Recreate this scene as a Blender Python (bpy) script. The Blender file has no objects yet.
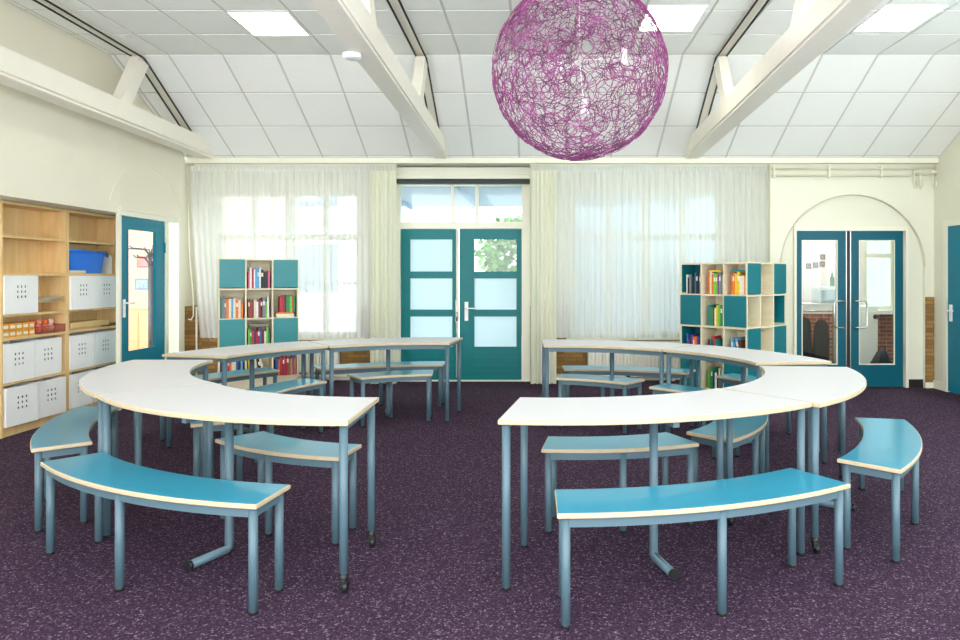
import bpy, bmesh, math, random
from mathutils import Vector, Matrix
random.seed(7)
C = bpy.context.scene.collection
PI = math.pi
# ------------------------------------------------------------------ camera
F = 698.4; CX = 537.4; CY = 276.3; EYE = 1.39
cam_d = bpy.data.cameras.new('camera'); cam = bpy.data.objects.new('camera', cam_d); C.objects.link(cam)
cam.location = (0, 0, EYE); cam.rotation_euler = (PI/2, 0, 0)
cam_d.sensor_width = 36; cam_d.lens = F*36/960
cam_d.shift_x = (480-CX)/960; cam_d.shift_y = -(320-CY)/960
cam_d.clip_end = 200
bpy.context.scene.camera = cam
def X_(px, Y): return (px-CX)*Y/F
def Z_(py, Y): return EYE+(CY-py)*Y/F

# ------------------------------------------------------------------ materials
def lin(c):
    return tuple(((v/255)/12.92 if v/255 <= .04045 else ((v/255+.055)/1.055)**2.4) for v in c)+(1,)
MATS = {}
def mat(name, rgb, rough=.5, var=0.0, scale=8, metal=0, spec=.5, bump=0, coat=0, stretch=(1, 1, 1)):
    if name in MATS: return MATS[name]
    m = bpy.data.materials.new(name); m.use_nodes = True; nt = m.node_tree
    b = nt.nodes['Principled BSDF']; b.inputs['Roughness'].default_value = rough
    b.inputs['Metallic'].default_value = metal; b.inputs['Specular IOR Level'].default_value = spec
    b.inputs['Coat Weight'].default_value = coat
    tc = nt.nodes.new('ShaderNodeTexCoord'); mp = nt.nodes.new('ShaderNodeMapping'); mp.inputs['Scale'].default_value = stretch
    nt.links.new(tc.outputs['Object'], mp.inputs['Vector'])
    nz = nt.nodes.new('ShaderNodeTexNoise'); nz.inputs['Scale'].default_value = scale; nz.inputs['Detail'].default_value = 4
    nt.links.new(mp.outputs[0], nz.inputs['Vector'])
    r = nt.nodes.new('ShaderNodeValToRGB'); l = lin(rgb)
    r.color_ramp.elements[0].position = .3; r.color_ramp.elements[1].position = .7
    r.color_ramp.elements[0].color = tuple(max(0, v*(1-var)) for v in l[:3])+(1,)
    r.color_ramp.elements[1].color = tuple(min(1, v*(1+var)) for v in l[:3])+(1,)
    nt.links.new(nz.outputs['Fac'], r.inputs[0]); nt.links.new(r.outputs[0], b.inputs['Base Color'])
    if bump:
        bp = nt.nodes.new('ShaderNodeBump'); bp.inputs['Strength'].default_value = bump; bp.inputs['Distance'].default_value = .01
        nt.links.new(nz.outputs['Fac'], bp.inputs['Height']); nt.links.new(bp.outputs[0], b.inputs['Normal'])
    MATS[name] = m; return m
def emis(name, rgb, s):
    if name in MATS: return MATS[name]
    m = bpy.data.materials.new(name); m.use_nodes = True; nt = m.node_tree
    b = nt.nodes['Principled BSDF']; b.inputs['Base Color'].default_value = lin(rgb)
    b.inputs['Emission Color'].default_value = lin(rgb); b.inputs['Emission Strength'].default_value = s
    MATS[name] = m; return m
def glass(name, tint=(240, 246, 246), frost=0.0, gloss=.04):
    m = bpy.data.materials.new(name); m.use_nodes = True; nt = m.node_tree; N = nt.nodes
    for n in list(N): N.remove(n)
    out = N.new('ShaderNodeOutputMaterial'); tr = N.new('ShaderNodeBsdfTransparent'); tr.inputs[0].default_value = lin(tint)
    gl = N.new('ShaderNodeBsdfGlossy'); gl.inputs['Roughness'].default_value = .03
    mx = N.new('ShaderNodeMixShader'); mx.inputs[0].default_value = gloss
    nt.links.new(tr.outputs[0], mx.inputs[1]); nt.links.new(gl.outputs[0], mx.inputs[2])
    last = mx
    if frost:
        tl = N.new('ShaderNodeBsdfTranslucent'); tl.inputs[0].default_value = lin(tint)
        df = N.new('ShaderNodeBsdfDiffuse'); df.inputs[0].default_value = lin(tint)
        m1 = N.new('ShaderNodeMixShader'); m1.inputs[0].default_value = .2
        nt.links.new(tl.outputs[0], m1.inputs[1]); nt.links.new(df.outputs[0], m1.inputs[2])
        m2 = N.new('ShaderNodeMixShader'); m2.inputs[0].default_value = frost
        nt.links.new(mx.outputs[0], m2.inputs[1]); nt.links.new(m1.outputs[0], m2.inputs[2]); last = m2
    nt.links.new(last.outputs[0], out.inputs[0]); MATS[name] = m; return m
def cloth(name, rgb, see, trans):
    """sheer fabric: see = open share of the weave, trans = translucent share of the threads; fine thread stripes"""
    m = bpy.data.materials.new(name); m.use_nodes = True; nt = m.node_tree; N = nt.nodes
    for n in list(N): N.remove(n)
    out = N.new('ShaderNodeOutputMaterial')
    df = N.new('ShaderNodeBsdfDiffuse'); df.inputs[0].default_value = lin(rgb)
    tl = N.new('ShaderNodeBsdfTranslucent'); tl.inputs[0].default_value = lin(rgb)
    tr = N.new('ShaderNodeBsdfTransparent')
    m1 = N.new('ShaderNodeMixShader'); m1.inputs[0].default_value = trans
    nt.links.new(df.outputs[0], m1.inputs[1]); nt.links.new(tl.outputs[0], m1.inputs[2])
    tc = N.new('ShaderNodeTexCoord'); mp = N.new('ShaderNodeMapping'); mp.inputs['Scale'].default_value = (60, 60, .4)
    nz = N.new('ShaderNodeTexNoise'); nz.inputs['Scale'].default_value = 1
    nt.links.new(tc.outputs['Object'], mp.inputs[0]); nt.links.new(mp.outputs[0], nz.inputs['Vector'])
    mr = N.new('ShaderNodeMapRange'); mr.inputs['From Min'].default_value = .3; mr.inputs['From Max'].default_value = .7
    mr.inputs['To Min'].default_value = 1-see*.85; mr.inputs['To Max'].default_value = 1-see*1.15
    nt.links.new(nz.outputs['Fac'], mr.inputs[0])
    m2 = N.new('ShaderNodeMixShader')
    nt.links.new(mr.outputs[0], m2.inputs[0]); nt.links.new(tr.outputs[0], m2.inputs[1]); nt.links.new(m1.outputs[0], m2.inputs[2])
    nt.links.new(m2.outputs[0], out.inputs[0]); MATS[name] = m; return m
def brick(name, c1, c2, mort, sc=1.0, axis='xz'):
    m = bpy.data.materials.new(name); m.use_nodes = True; nt = m.node_tree; N = nt.nodes
    b = N['Principled BSDF']; b.inputs['Roughness'].default_value = .85
    tc = N.new('ShaderNodeTexCoord'); sp = N.new('ShaderNodeSeparateXYZ'); cb = N.new('ShaderNodeCombineXYZ')
    nt.links.new(tc.outputs['Object'], sp.inputs[0])
    nt.links.new(sp.outputs['X' if axis == 'xz' else 'Y'], cb.inputs[0]); nt.links.new(sp.outputs['Z'], cb.inputs[1])
    br = N.new('ShaderNodeTexBrick'); br.inputs['Scale'].default_value = 1
    br.inputs['Brick Width'].default_value = .22*sc; br.inputs['Row Height'].default_value = .062*sc; br.inputs['Mortar Size'].default_value = .006*sc
    br.inputs['Color1'].default_value = lin(c1); br.inputs['Color2'].default_value = lin(c2); br.inputs['Mortar'].default_value = lin(mort)
    nt.links.new(cb.outputs[0], br.inputs['Vector']); nt.links.new(br.outputs['Color'], b.inputs['Base Color'])
    bp = N.new('ShaderNodeBump'); bp.inputs['Strength'].default_value = .5; bp.inputs['Distance'].default_value = .006; bp.invert = True
    nt.links.new(br.outputs['Fac'], bp.inputs['Height']); nt.links.new(bp.outputs[0], b.inputs['Normal'])
    MATS[name] = m; return m
def carpet():
    m = bpy.data.materials.new('carpet'); m.use_nodes = True; nt = m.node_tree; N = nt.nodes
    b = N['Principled BSDF']; b.inputs['Roughness'].default_value = .95; b.inputs['Specular IOR Level'].default_value = .1
    tc = N.new('ShaderNodeTexCoord')
    v = N.new('ShaderNodeTexVoronoi'); v.inputs['Scale'].default_value = 150
    n1 = N.new('ShaderNodeTexNoise'); n1.inputs['Scale'].default_value = 45; n1.inputs['Detail'].default_value = 5; n1.inputs['Roughness'].default_value = .7
    n2 = N.new('ShaderNodeTexNoise'); n2.inputs['Scale'].default_value = 2.5; n2.inputs['Detail'].default_value = 3
    for n in (n1, n2, v): nt.links.new(tc.outputs['Object'], n.inputs['Vector'])
    sp = N.new('ShaderNodeSeparateColor'); nt.links.new(v.outputs['Color'], sp.inputs[0])
    ad = N.new('ShaderNodeMath'); ad.operation = 'ADD'; ad.use_clamp = True
    sc = N.new('ShaderNodeMath'); sc.operation = 'MULTIPLY_ADD'; sc.inputs[1].default_value = 1.1; sc.inputs[2].default_value = -.55
    nt.links.new(n1.outputs['Fac'], sc.inputs[0]); nt.links.new(sp.outputs[0], ad.inputs[0]); nt.links.new(sc.outputs[0], ad.inputs[1])
    r = N.new('ShaderNodeValToRGB'); e = r.color_ramp.elements
    e[0].position = .0; e[0].color = lin((45, 31, 48)); e[1].position = .5; e[1].color = lin((62, 45, 63))
    for p, c in ((.8, (74, 56, 74)), (.93, (88, 70, 88)), (.99, (132, 114, 132))):
        q = e.new(p); q.color = lin(c)
    nt.links.new(ad.outputs[0], r.inputs[0])
    mx = N.new('ShaderNodeMix'); mx.data_type = 'RGBA'; mx.blend_type = 'MULTIPLY'; mx.inputs[0].default_value = 1
    r2 = N.new('ShaderNodeValToRGB'); r2.color_ramp.elements[0].color = (.86, .86, .86, 1); r2.color_ramp.elements[1].color = (1.1, 1.08, 1.1, 1)
    nt.links.new(n2.outputs['Fac'], r2.inputs[0]); nt.links.new(r.outputs[0], mx.inputs[6]); nt.links.new(r2.outputs[0], mx.inputs[7])
    nt.links.new(mx.outputs[2], b.inputs['Base Color'])
    MATS['carpet'] = m; return m
def wood(name, c1, c2, axis=(1, 1, 12), sc=2.2, rough=.45):
    m = mat(name, c1, rough, 0, sc, stretch=axis); r = [n for n in m.node_tree.nodes if n.type == 'VALTORGB'][0]
    r.color_ramp.elements[0].color = lin(c1); r.color_ramp.elements[1].color = lin(c2); return m

M = dict(
    wall=mat('wall_paint', (232, 231, 211), .8, .02, 2, spec=.2),
    wall_left=mat('left_wall_paint', (238, 232, 212), .8, .02, 2, spec=.2),
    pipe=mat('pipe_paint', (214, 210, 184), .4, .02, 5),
    trim=mat('cream_gloss_paint', (238, 236, 216), .35, .01, 5),
    beam=mat('beam_paint', (243, 237, 222), .45, .015, 6),
    tile=mat('acoustic_tile', (248, 249, 244), .9, .015, 60, spec=.1),
    grid=mat('ceiling_grid', (210, 210, 201), .6, .01, 3),
    teal=mat('teal_paint', (0, 118, 122), .4, .04, 3, spec=.3),
    teal_r=mat('petrol_paint', (0, 92, 110), .4, .04, 3, spec=.3),
    teal_l=mat('turquoise_paint', (0, 124, 148), .4, .04, 3, spec=.3),
    teal_case=mat('teal_laminate', (28, 134, 138), .4, .03, 3),
    birch=wood('birch', (222, 202, 158), (232, 215, 176), (1.5, 1.5, 14)),
    shelf=wood('maple_veneer', (224, 186, 124), (236, 203, 148), (9, 9, 1)),
    pale=wood('pale_ply', (222, 210, 176), (233, 222, 192), (1.5, 1.5, 10)),
    white_top=mat('white_laminate', (214, 214, 216), .42, .01, 20),
    edge=mat('birch_edge', (196, 178, 146), .5, .06, 30),
    blue=mat('light_blue_laminate', (50, 152, 182), .3, .02, 30, coat=.3),
    steel=mat('grey_blue_steel', (82, 107, 118), .45, .02, 12),
    black=mat('black_plastic', (24, 24, 26), .45, .05, 20),
    chrome=mat('brushed_metal', (205, 205, 202), .25, .02, 20, metal=.9),
    whitep=mat('white_plastic', (248, 248, 246), .45, .01, 8),
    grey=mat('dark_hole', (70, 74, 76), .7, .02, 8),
    radiator=mat('radiator_enamel', (240, 238, 224), .35, .01, 8),
    bluep=mat('blue_plastic', (8, 116, 228), .35, .04, 8),
    paper=mat('paper', (236, 230, 214), .8, .04, 60, stretch=(1, 1, 20)),
    carpet=carpet(),
)
M['glass'] = glass('clear_glass'); M['frosted'] = glass('frosted_glass', (226, 240, 242), .9, .05)
M['sheer'] = cloth('sheer_voile', (252, 253, 251), .27, .6)
M['sheer_b'] = cloth('sheer_voile_dense', (250, 252, 247), .22, .5)
M['drape'] = cloth('cream_drape', (250, 250, 230), .04, .45)
M['brick'] = brick('yellow_brick', (168, 126, 62), (124, 92, 48), (110, 92, 64), .8)
M['brick_red'] = brick('red_brick', (168, 96, 70), (138, 74, 56), (176, 160, 140))

# ------------------------------------------------------------------ mesh builder
class MB:
    k = 0
    def __init__(s): s.v = []; s.f = []; s.m = []; s.s = []; s.M = Matrix.Identity(4)
    def add(s, vs, fs, mi=0, smooth=False):
        o = len(s.v); s.v += [tuple(s.M @ Vector(v)) for v in vs]
        for f in fs: s.f.append([o+i for i in f]); s.m.append(mi); s.s.append(smooth)
        return s
    def box(s, a, b, mi=0, bev=0):
        x0, y0, z0 = a; x1, y1, z1 = b
        if x0 > x1: x0, x1 = x1, x0
        if y0 > y1: y0, y1 = y1, y0
        if z0 > z1: z0, z1 = z1, z0
        MB.k = (MB.k+1) % 11; e = .00007*MB.k
        x0 -= e; y0 -= e; z0 -= e; x1 += e; y1 += e; z1 += e
        if bev and min(x1-x0, y1-y0, z1-z0) > 2.2*bev:
            bm = bmesh.new(); bmesh.ops.create_cube(bm, size=1)
            for v in bm.verts: v.co = Vector(((x0+x1)/2+v.co.x*(x1-x0), (y0+y1)/2+v.co.y*(y1-y0), (z0+z1)/2+v.co.z*(z1-z0)))
            bmesh.ops.bevel(bm, geom=bm.edges[:], offset=bev, segments=2, affect='EDGES', profile=.5)
            bm.verts.index_update()
            s.add([tuple(v.co) for v in bm.verts], [[v.index for v in f.verts] for f in bm.faces], mi); bm.free(); return s
        v = [(x0,y0,z0),(x1,y0,z0),(x1,y1,z0),(x0,y1,z0),(x0,y0,z1),(x1,y0,z1),(x1,y1,z1),(x0,y1,z1)]
        return s.add(v, [(0,3,2,1),(4,5,6,7),(0,1,5,4),(1,2,6,5),(2,3,7,6),(3,0,4,7)], mi)
    def prism(s, pts, z0, z1, mi_top=0, mi_side=0, bev=0):
        n = len(pts)
        v = [(x, y, z0) for x, y in pts]+[(x, y, z1) for x, y in pts]
        s.add(v, [list(range(n))[::-1]], mi_side); s.add(v, [list(range(n, 2*n))], mi_top)
        s.add(v, [(i, (i+1) % n, n+(i+1) % n, n+i) for i in range(n)], mi_side); return s
    def yprism(s, pts, y0, y1, mi=0):     # outline in x,z
        n = len(pts); v = [(x, y0, z) for x, z in pts]+[(x, y1, z) for x, z in pts]
        return s.add(v, [list(range(n)), list(range(n, 2*n))[::-1]]+[(i, (i+1) % n, n+(i+1) % n, n+i) for i in range(n)], mi)
    def tube(s, path, r, mi=0, n=12, cap=True, closed=False):
        P = [Vector(p) for p in path]; L = len(P); rs = r if isinstance(r, (list, tuple)) else [r]*L
        vs = []; up = None
        for i, p in enumerate(P):
            if closed: t = (P[(i+1) % L]-P[i-1]).normalized()
            else: t = (P[min(i+1, L-1)]-P[max(i-1, 0)]).normalized()
            if up is None:
                up = Vector((0, 0, 1)) if abs(t.z) < .9 else Vector((0, 1, 0))
            a = (up-t*up.dot(t)).normalized(); b = t.cross(a); up = a
            vs += [tuple(p+(a*math.cos(2*PI*k/n)+b*math.sin(2*PI*k/n))*rs[i]) for k in range(n)]
        fs = []
        for i in range(L if closed else L-1):
            j = (i+1) % L
            for k in range(n): fs.append((i*n+k, i*n+(k+1) % n, j*n+(k+1) % n, j*n+k))
        s.add(vs, fs, mi, True)
        if cap and not closed:
            s.add(vs[:n], [list(range(n))[::-1]], mi); s.add(vs[-n:], [list(range(n))], mi)
        return s
    def cyl(s, a, b, r, mi=0, n=16): return s.tube([a, b], r, mi, n)
    def lathe(s, prof, c=(0, 0, 0), mi=0, n=24):
        vs = []; L = len(prof)
        for r, z in prof: vs += [(c[0]+r*math.cos(2*PI*k/n), c[1]+r*math.sin(2*PI*k/n), c[2]+z) for k in range(n)]
        fs = [(i*n+k, i*n+(k+1) % n, (i+1)*n+(k+1) % n, (i+1)*n+k) for i in range(L-1) for k in range(n)]
        s.add(vs, fs, mi, True)
        return s
    def build(s, name, mats, parent=None):
        me = bpy.data.meshes.new(name)
        off = Vector((0, 0, 0)); inv = Matrix.Identity(4)
        if parent is not None and not parent.get('_local'): inv = world(parent).inverted()
        me.from_pydata([tuple(inv @ Vector(v)) for v in s.v], [], s.f)
        if not isinstance(mats, (list, tuple)): mats = [mats]
        for m in mats: me.materials.append(m)
        for i, p in enumerate(me.polygons): p.material_index = s.m[i]; p.use_smooth = s.s[i]
        bm = bmesh.new(); bm.from_mesh(me); bmesh.ops.remove_doubles(bm, verts=bm.verts[:], dist=1e-5)
        bmesh.ops.recalc_face_normals(bm, faces=bm.faces[:]); bm.to_mesh(me); bm.free()
        o = bpy.data.objects.new(name, me); C.objects.link(o)
        if parent is not None: o.parent = parent
        return o
def world(o):
    m = Matrix.LocRotScale(o.location, o.rotation_euler, None)
    return world(o.parent) @ m if o.parent else m
def tag(o, label, cat, group=None, kind=None):
    o['label'] = label; o['category'] = cat
    if group: o['group'] = group
    if kind: o['kind'] = kind
    return o
def thing(name, label, cat, loc, rz=0, group=None):
    o = bpy.data.objects.new(name, None); C.objects.link(o); o.location = loc; o.rotation_euler = (0, 0, rz); o.empty_display_size = .05
    return tag(o, label, cat, group)
def struct(o, label=None):
    o['kind'] = 'structure'
    if label: o['label'] = label
    return o
def sroot(name, loc, label=None):
    o = bpy.data.objects.new(name, None); C.objects.link(o); o.location = loc; o['kind'] = 'structure'
    if label: o['label'] = label
    return o

# ------------------------------------------------------------------ room constants
XL, XR = -4.85, 4.94
XD = -4.33     # plane of the left door wall and of the wall above the shelves
YW = 9.36      # window wall
YB = 8.70      # right-hand section of the back wall
XS = 2.90      # where it starts
YP = 8.60      # front of the wall plate
ZP = 2.853     # top of plate
SL = .5064; YK = 7.054; ZK = ZP+SL*(YP-YK)
Y0 = -.6       # room end behind the camera
def ceil_z(y): return ZK if y <= YK else ZP+SL*(YP-y)

struct(MB().box((XL-.2, Y0, -.1), (XR+.2, YW+.25, 0)).build('floor', M['carpet']), 'dark purple speckled carpet floor')

# ---- ceiling: grid sheet + raised tiles, three bays
def ceiling():
    mb = MB(); t = .03
    def P(x, s):   # s = distance along the section from the plate towards the camera
        ls = math.hypot(YP-YK, ZK-ZP)
        if s <= ls: return (x, YP-(YP-YK)*s/ls, ZP+(ZK-ZP)*s/ls)
        return (x, YK-(s-ls), ZK)
    ls = math.hypot(YP-YK, ZK-ZP); sl = math.hypot(1, SL)
    # back sheet
    x0, x1 = XD, XR
    for a, b in ((0, ls), (ls, ls+YK-Y0)):
        p = [P(x0, a), P(x1, a), P(x1, b), P(x0, b)]
        mb.add(p+[(q[0], q[1], q[2]+.1) for q in p], [(0,1,2,3),(7,6,5,4),(0,4,5,1),(1,5,6,2),(2,6,7,3),(3,7,4,0)], 0)
    rows = [ls-.565*k for k in range(3, -1, -1)]; rows = [0]+[r for r in rows if r > .03]
    s = ls
    while s < ls+YK-Y0-.6: s += .586; rows.append(s)
    bays = [(x0, -1.22, -2.095, .545), (-1.22, 1.9, 1.468, .564), (1.9, x1, 2.880, .562)]
    g = .012
    for (a, b, ph, sp) in bays:
        k0 = math.floor((a-ph)/sp); xs = [ph+sp*k for k in range(k0, k0+12)]
        xs = [a]+[x for x in xs if a+.03 < x < b-.03]+[b]
        for i in range(len(xs)-1):
            for j in range(len(rows)-1):
                e0 = 0 if rows[j] == 0 else g
                q = [P(xs[i]+g, rows[j]+e0), P(xs[i+1]-g, rows[j]+e0), P(xs[i+1]-g, rows[j+1]-g), P(xs[i]+g, rows[j+1]-g)]
                n = Vector((0, -SL/sl, -1/sl)) if rows[j+1] <= ls+.001 else Vector((0, 0, -1))
                lo = [tuple(Vector(v)+n*.005) for v in q]
                mb.add(q+lo, [(4,5,6,7),(0,1,5,4),(1,2,6,5),(2,3,7,6),(3,0,4,7)], 1)
    return mb.build('ceiling', [M['grid'], M['tile']])
struct(ceiling(), 'white acoustic tile ceiling with grey grid')

# ---- walls
def quadwall(mb, holes, x0, x1, z0, z1, y0, y1, mi=0):
    """wall slab in the xz plane with rectangular holes"""
    xs = sorted({x0, x1, *[h[0] for h in holes], *[h[1] for h in holes]}); zs = sorted({z0, z1, *[h[2] for h in holes], *[h[3] for h in holes]}); zs = [z for z in zs if z0 <= z <= z1]
    for i in range(len(xs)-1):
        for j in range(len(zs)-1):
            cx, cz = (xs[i]+xs[i+1])/2, (zs[j]+zs[j+1])/2
            if any(h[0] < cx < h[1] and h[2] < cz < h[3] for h in holes): continue
            mb.box((xs[i], y0, zs[j]), (xs[i+1], y1, zs[j+1]), mi)
def quadwall_y(mb, holes, y0, y1, z0, z1, x0, x1, mi=0):
    ys = sorted({y0, y1, *[h[0] for h in holes], *[h[1] for h in holes]}); zs = sorted({z0, z1, *[h[2] for h in holes], *[h[3] for h in holes]}); ys = [y for y in ys if y0 <= y <= y1]
    for i in range(len(ys)-1):
        for j in range(len(zs)-1):
            cx, cz = (ys[i]+ys[i+1])/2, (zs[j]+zs[j+1])/2
            if any(h[0] < cx < h[1] and h[2] < cz < h[3] for h in holes): continue
            mb.box((x0, ys[i], zs[j]), (x1, ys[i+1], zs[j+1]), mi)
W1 = (X_(218, YW+.05), X_(361, YW+.05), .58, 2.53); W2 = (X_(571, YW+.05), X_(720, YW+.05), .58, 2.53); DM = (X_(397, 9.29), X_(530, 9.29), 0, 2.66)
mb = MB()
quadwall(mb, [W1, W2, DM], -4.60, XS+.1, 1.0, 2.79, YW, YW+.2, 0)
quadwall(mb, [W1, W2, DM], -4.60, XS+.1, 0, 1.0, YW, YW+.2, 1)
mb.box((-4.555, 8.98, 0), (-4.12, YW, 1.0), 1)
struct(mb.build('wall_back', [M['wall'], M['brick']]), 'cream window wall with brick base')
# left wall: shelf alcove below, door wall beyond it
LD = (7.20, 8.43, 0, 2.07)
mb = MB(); quadwall_y(mb, [LD], 7.232, 8.57, 0, 3.8, XD-.10, XD)
mb.box((XL-.1, Y0, 2.046), (XD, 7.232, 3.8))
mb.box((XL-.1, 7.232, 2.046), (XD-.09, 7.72, 2.2))
arc = [(XD+.002, 7.78+.74*math.cos(a), 2.0+.60*math.sin(a)) for a in [PI*k/28 for k in range(2, 27)]]
mb.tube(arc, .004, 0, 6)
mb.box((XL-.1, Y0, 0), (XL, 7.70, 2.075)).box((XL, 7.675, 0), (-4.52, 7.70, 2.046))
mb.box((-4.60, 8.575, 0), (-4.56, YW, 2.85)).box((-4.60, 8.54, 2.10), (XD, 8.57, 3.3)).box((XD-.1, 8.50, 0), (XD, 8.57, 3.3))
struct(mb.build('wall_left', M['wall_left']), 'cream left wall with a recess for the shelves')
# right wall with door opening
RD = (7.40, 8.44, 0, 2.03)
RW_ADDED = [(.6, 3.2, .9, 2.6), (4.0, 6.6, .9, 2.6)]  # window openings added out of view to bring daylight to the ceiling
mb = MB(); quadwall_y(mb, [RD]+RW_ADDED, Y0, YB+.3, 0, 3.8, XR, XR+.12)
struct(mb.build('wall_right', M['wall']), 'cream right wall')
# right section of back wall with arched recess and double-door opening
DR = (3.215, 4.60, 0, 1.975)
ax, ar, asz = X_(852.5, YB), .90, 1.51
mb = MB()
n = 32
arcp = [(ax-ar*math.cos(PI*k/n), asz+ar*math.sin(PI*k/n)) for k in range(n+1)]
mb.yprism([(XS, 0), (ax-ar, 0)]+[(x, z) for x, z in arcp[:n//2+1]]+[(ax, 2.82), (XS, 2.82)], YB, YB+.05, 0)
mb.yprism([(x, z) for x, z in arcp[n//2:]]+[(ax+ar, 0), (XR, 0), (XR, 2.82), (ax, 2.82)], YB, YB+.05, 0)
quadwall(mb, [DR], XS, XR, 0, 2.82, YB+.05, YB+.25, 0)
mb.box((XS, YB+.25, 0), (XS+.1, YW, 2.82), 0)
mb.tube([(x, YB-.001, z) for x, z in arcp], .009, 1, 6)  # thin greyer bead added to draw the shadow line of the arch reveal
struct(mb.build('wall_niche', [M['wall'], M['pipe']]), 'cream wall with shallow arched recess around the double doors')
mb = MB().box((ax+ar+.005, YB-.012, 0), (XR-.002, YB+.001, Z_(297, YB)), 0)
struct(mb.build('trim_1', M['brick']), 'yellow brick strip in the right corner')
# wall plate along the eaves
mb = MB().box((XD, YP, Z_(163, YP)), (XR, YP+.06, ZP), 0).box((-4.6, YP+.02, ZP-.03), (XR, YW+.2, ZP), 0)
mb.box((XD, YP-.008, Z_(163, YP)), (XR, YP, Z_(161.5, YP)), 0)
struct(mb.build('trim_2', M['trim']), 'cream eaves board above the curtains')
mb = MB().box((XR-.018, 8.46, 0), (XR, YB, .10)).box((ax+ar, YB-.02, 0), (XR, YB-.012, .07))
struct(mb.build('baseboard_right', M['trim']))
mb = MB().box((4.62, YB+.035, 0), (ax+ar-.002, YB+.05, .10))
struct(mb.build('baseboard_niche', M['black']), 'dark skirting in the recess')
mb = MB().box((XL, Y0, 0), (XL+.015, 5.9, .09))
struct(mb.build('baseboard_left', M['trim']))
mb = MB().box((-4.1, YW-.015, 0), (-2.0, YW, .08)).box((-.05, YW-.015, 0), (XS, YW, .08))
struct(mb.build('baseboard_back', M['trim']))

# ---- windows
def window(name, W, label):
    x0, x1, z0, z1 = W; r = sroot(name, ((x0+x1)/2, YW+.05, z0), label); fw = .06
    f = MB(); y0, y1 = YW+.04, YW+.12
    f.box((x0, y0, z0), (x0+fw, y1, z1)).box((x1-fw, y0, z0), (x1, y1, z1)).box((x0, y0, z0), (x1, y1, z0+fw)).box((x0, y0, z1-fw), (x1, y1, z1))
    zt = 1.92; f.box((x0, y0, zt-.04), (x1, y1, zt+.04))
    xm = (x0+x1)/2; f.box((xm-.06, y0, z0), (xm+.06, y1, z1))
    for q in (.25, .75): xx = x0+(x1-x0)*q; f.box((xx-.035, y0+.005, z0), (xx+.035, y1-.005, z1))
    f.box((x0, y0+.01, 1.28), (x1, y1-.01, 1.31))
    f.build('window_frame', M['trim'], r)
    MB().box((x0+.02, YW+.075, z0+.02), (x1-.02, YW+.08, z1-.02)).build('pane', M['glass'], r)
    MB().box((x0-.06, YW-.12, z0-.035), (x1+.06, YW+.04, z0)).build('window_sill', M['trim'], r)
window('window_1', W1, 'white framed window behind the left sheer curtains')
window('window_2', W2, 'white framed window behind the right sheer curtains')

for i, (a, b, z0, z1) in enumerate(RW_ADDED):
    r = sroot('window_%d' % (6+i), (XR+.05, (a+b)/2, z0), 'unseen white window added in the right wall to let in daylight'); f = MB(); w = .06
    for y in (a, (a+b)/2-w/2, b-w): f.box((XR+.03, y, z0), (XR+.1, y+w, z1))
    for z in (z0, z1-w): f.box((XR+.03, a, z), (XR+.1, b, z+w))
    f.build('window_frame', M['trim'], r); MB().box((XR+.06, a+.02, z0+.02), (XR+.065, b-.02, z1-.02)).build('pane', M['glass'], r)
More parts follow.
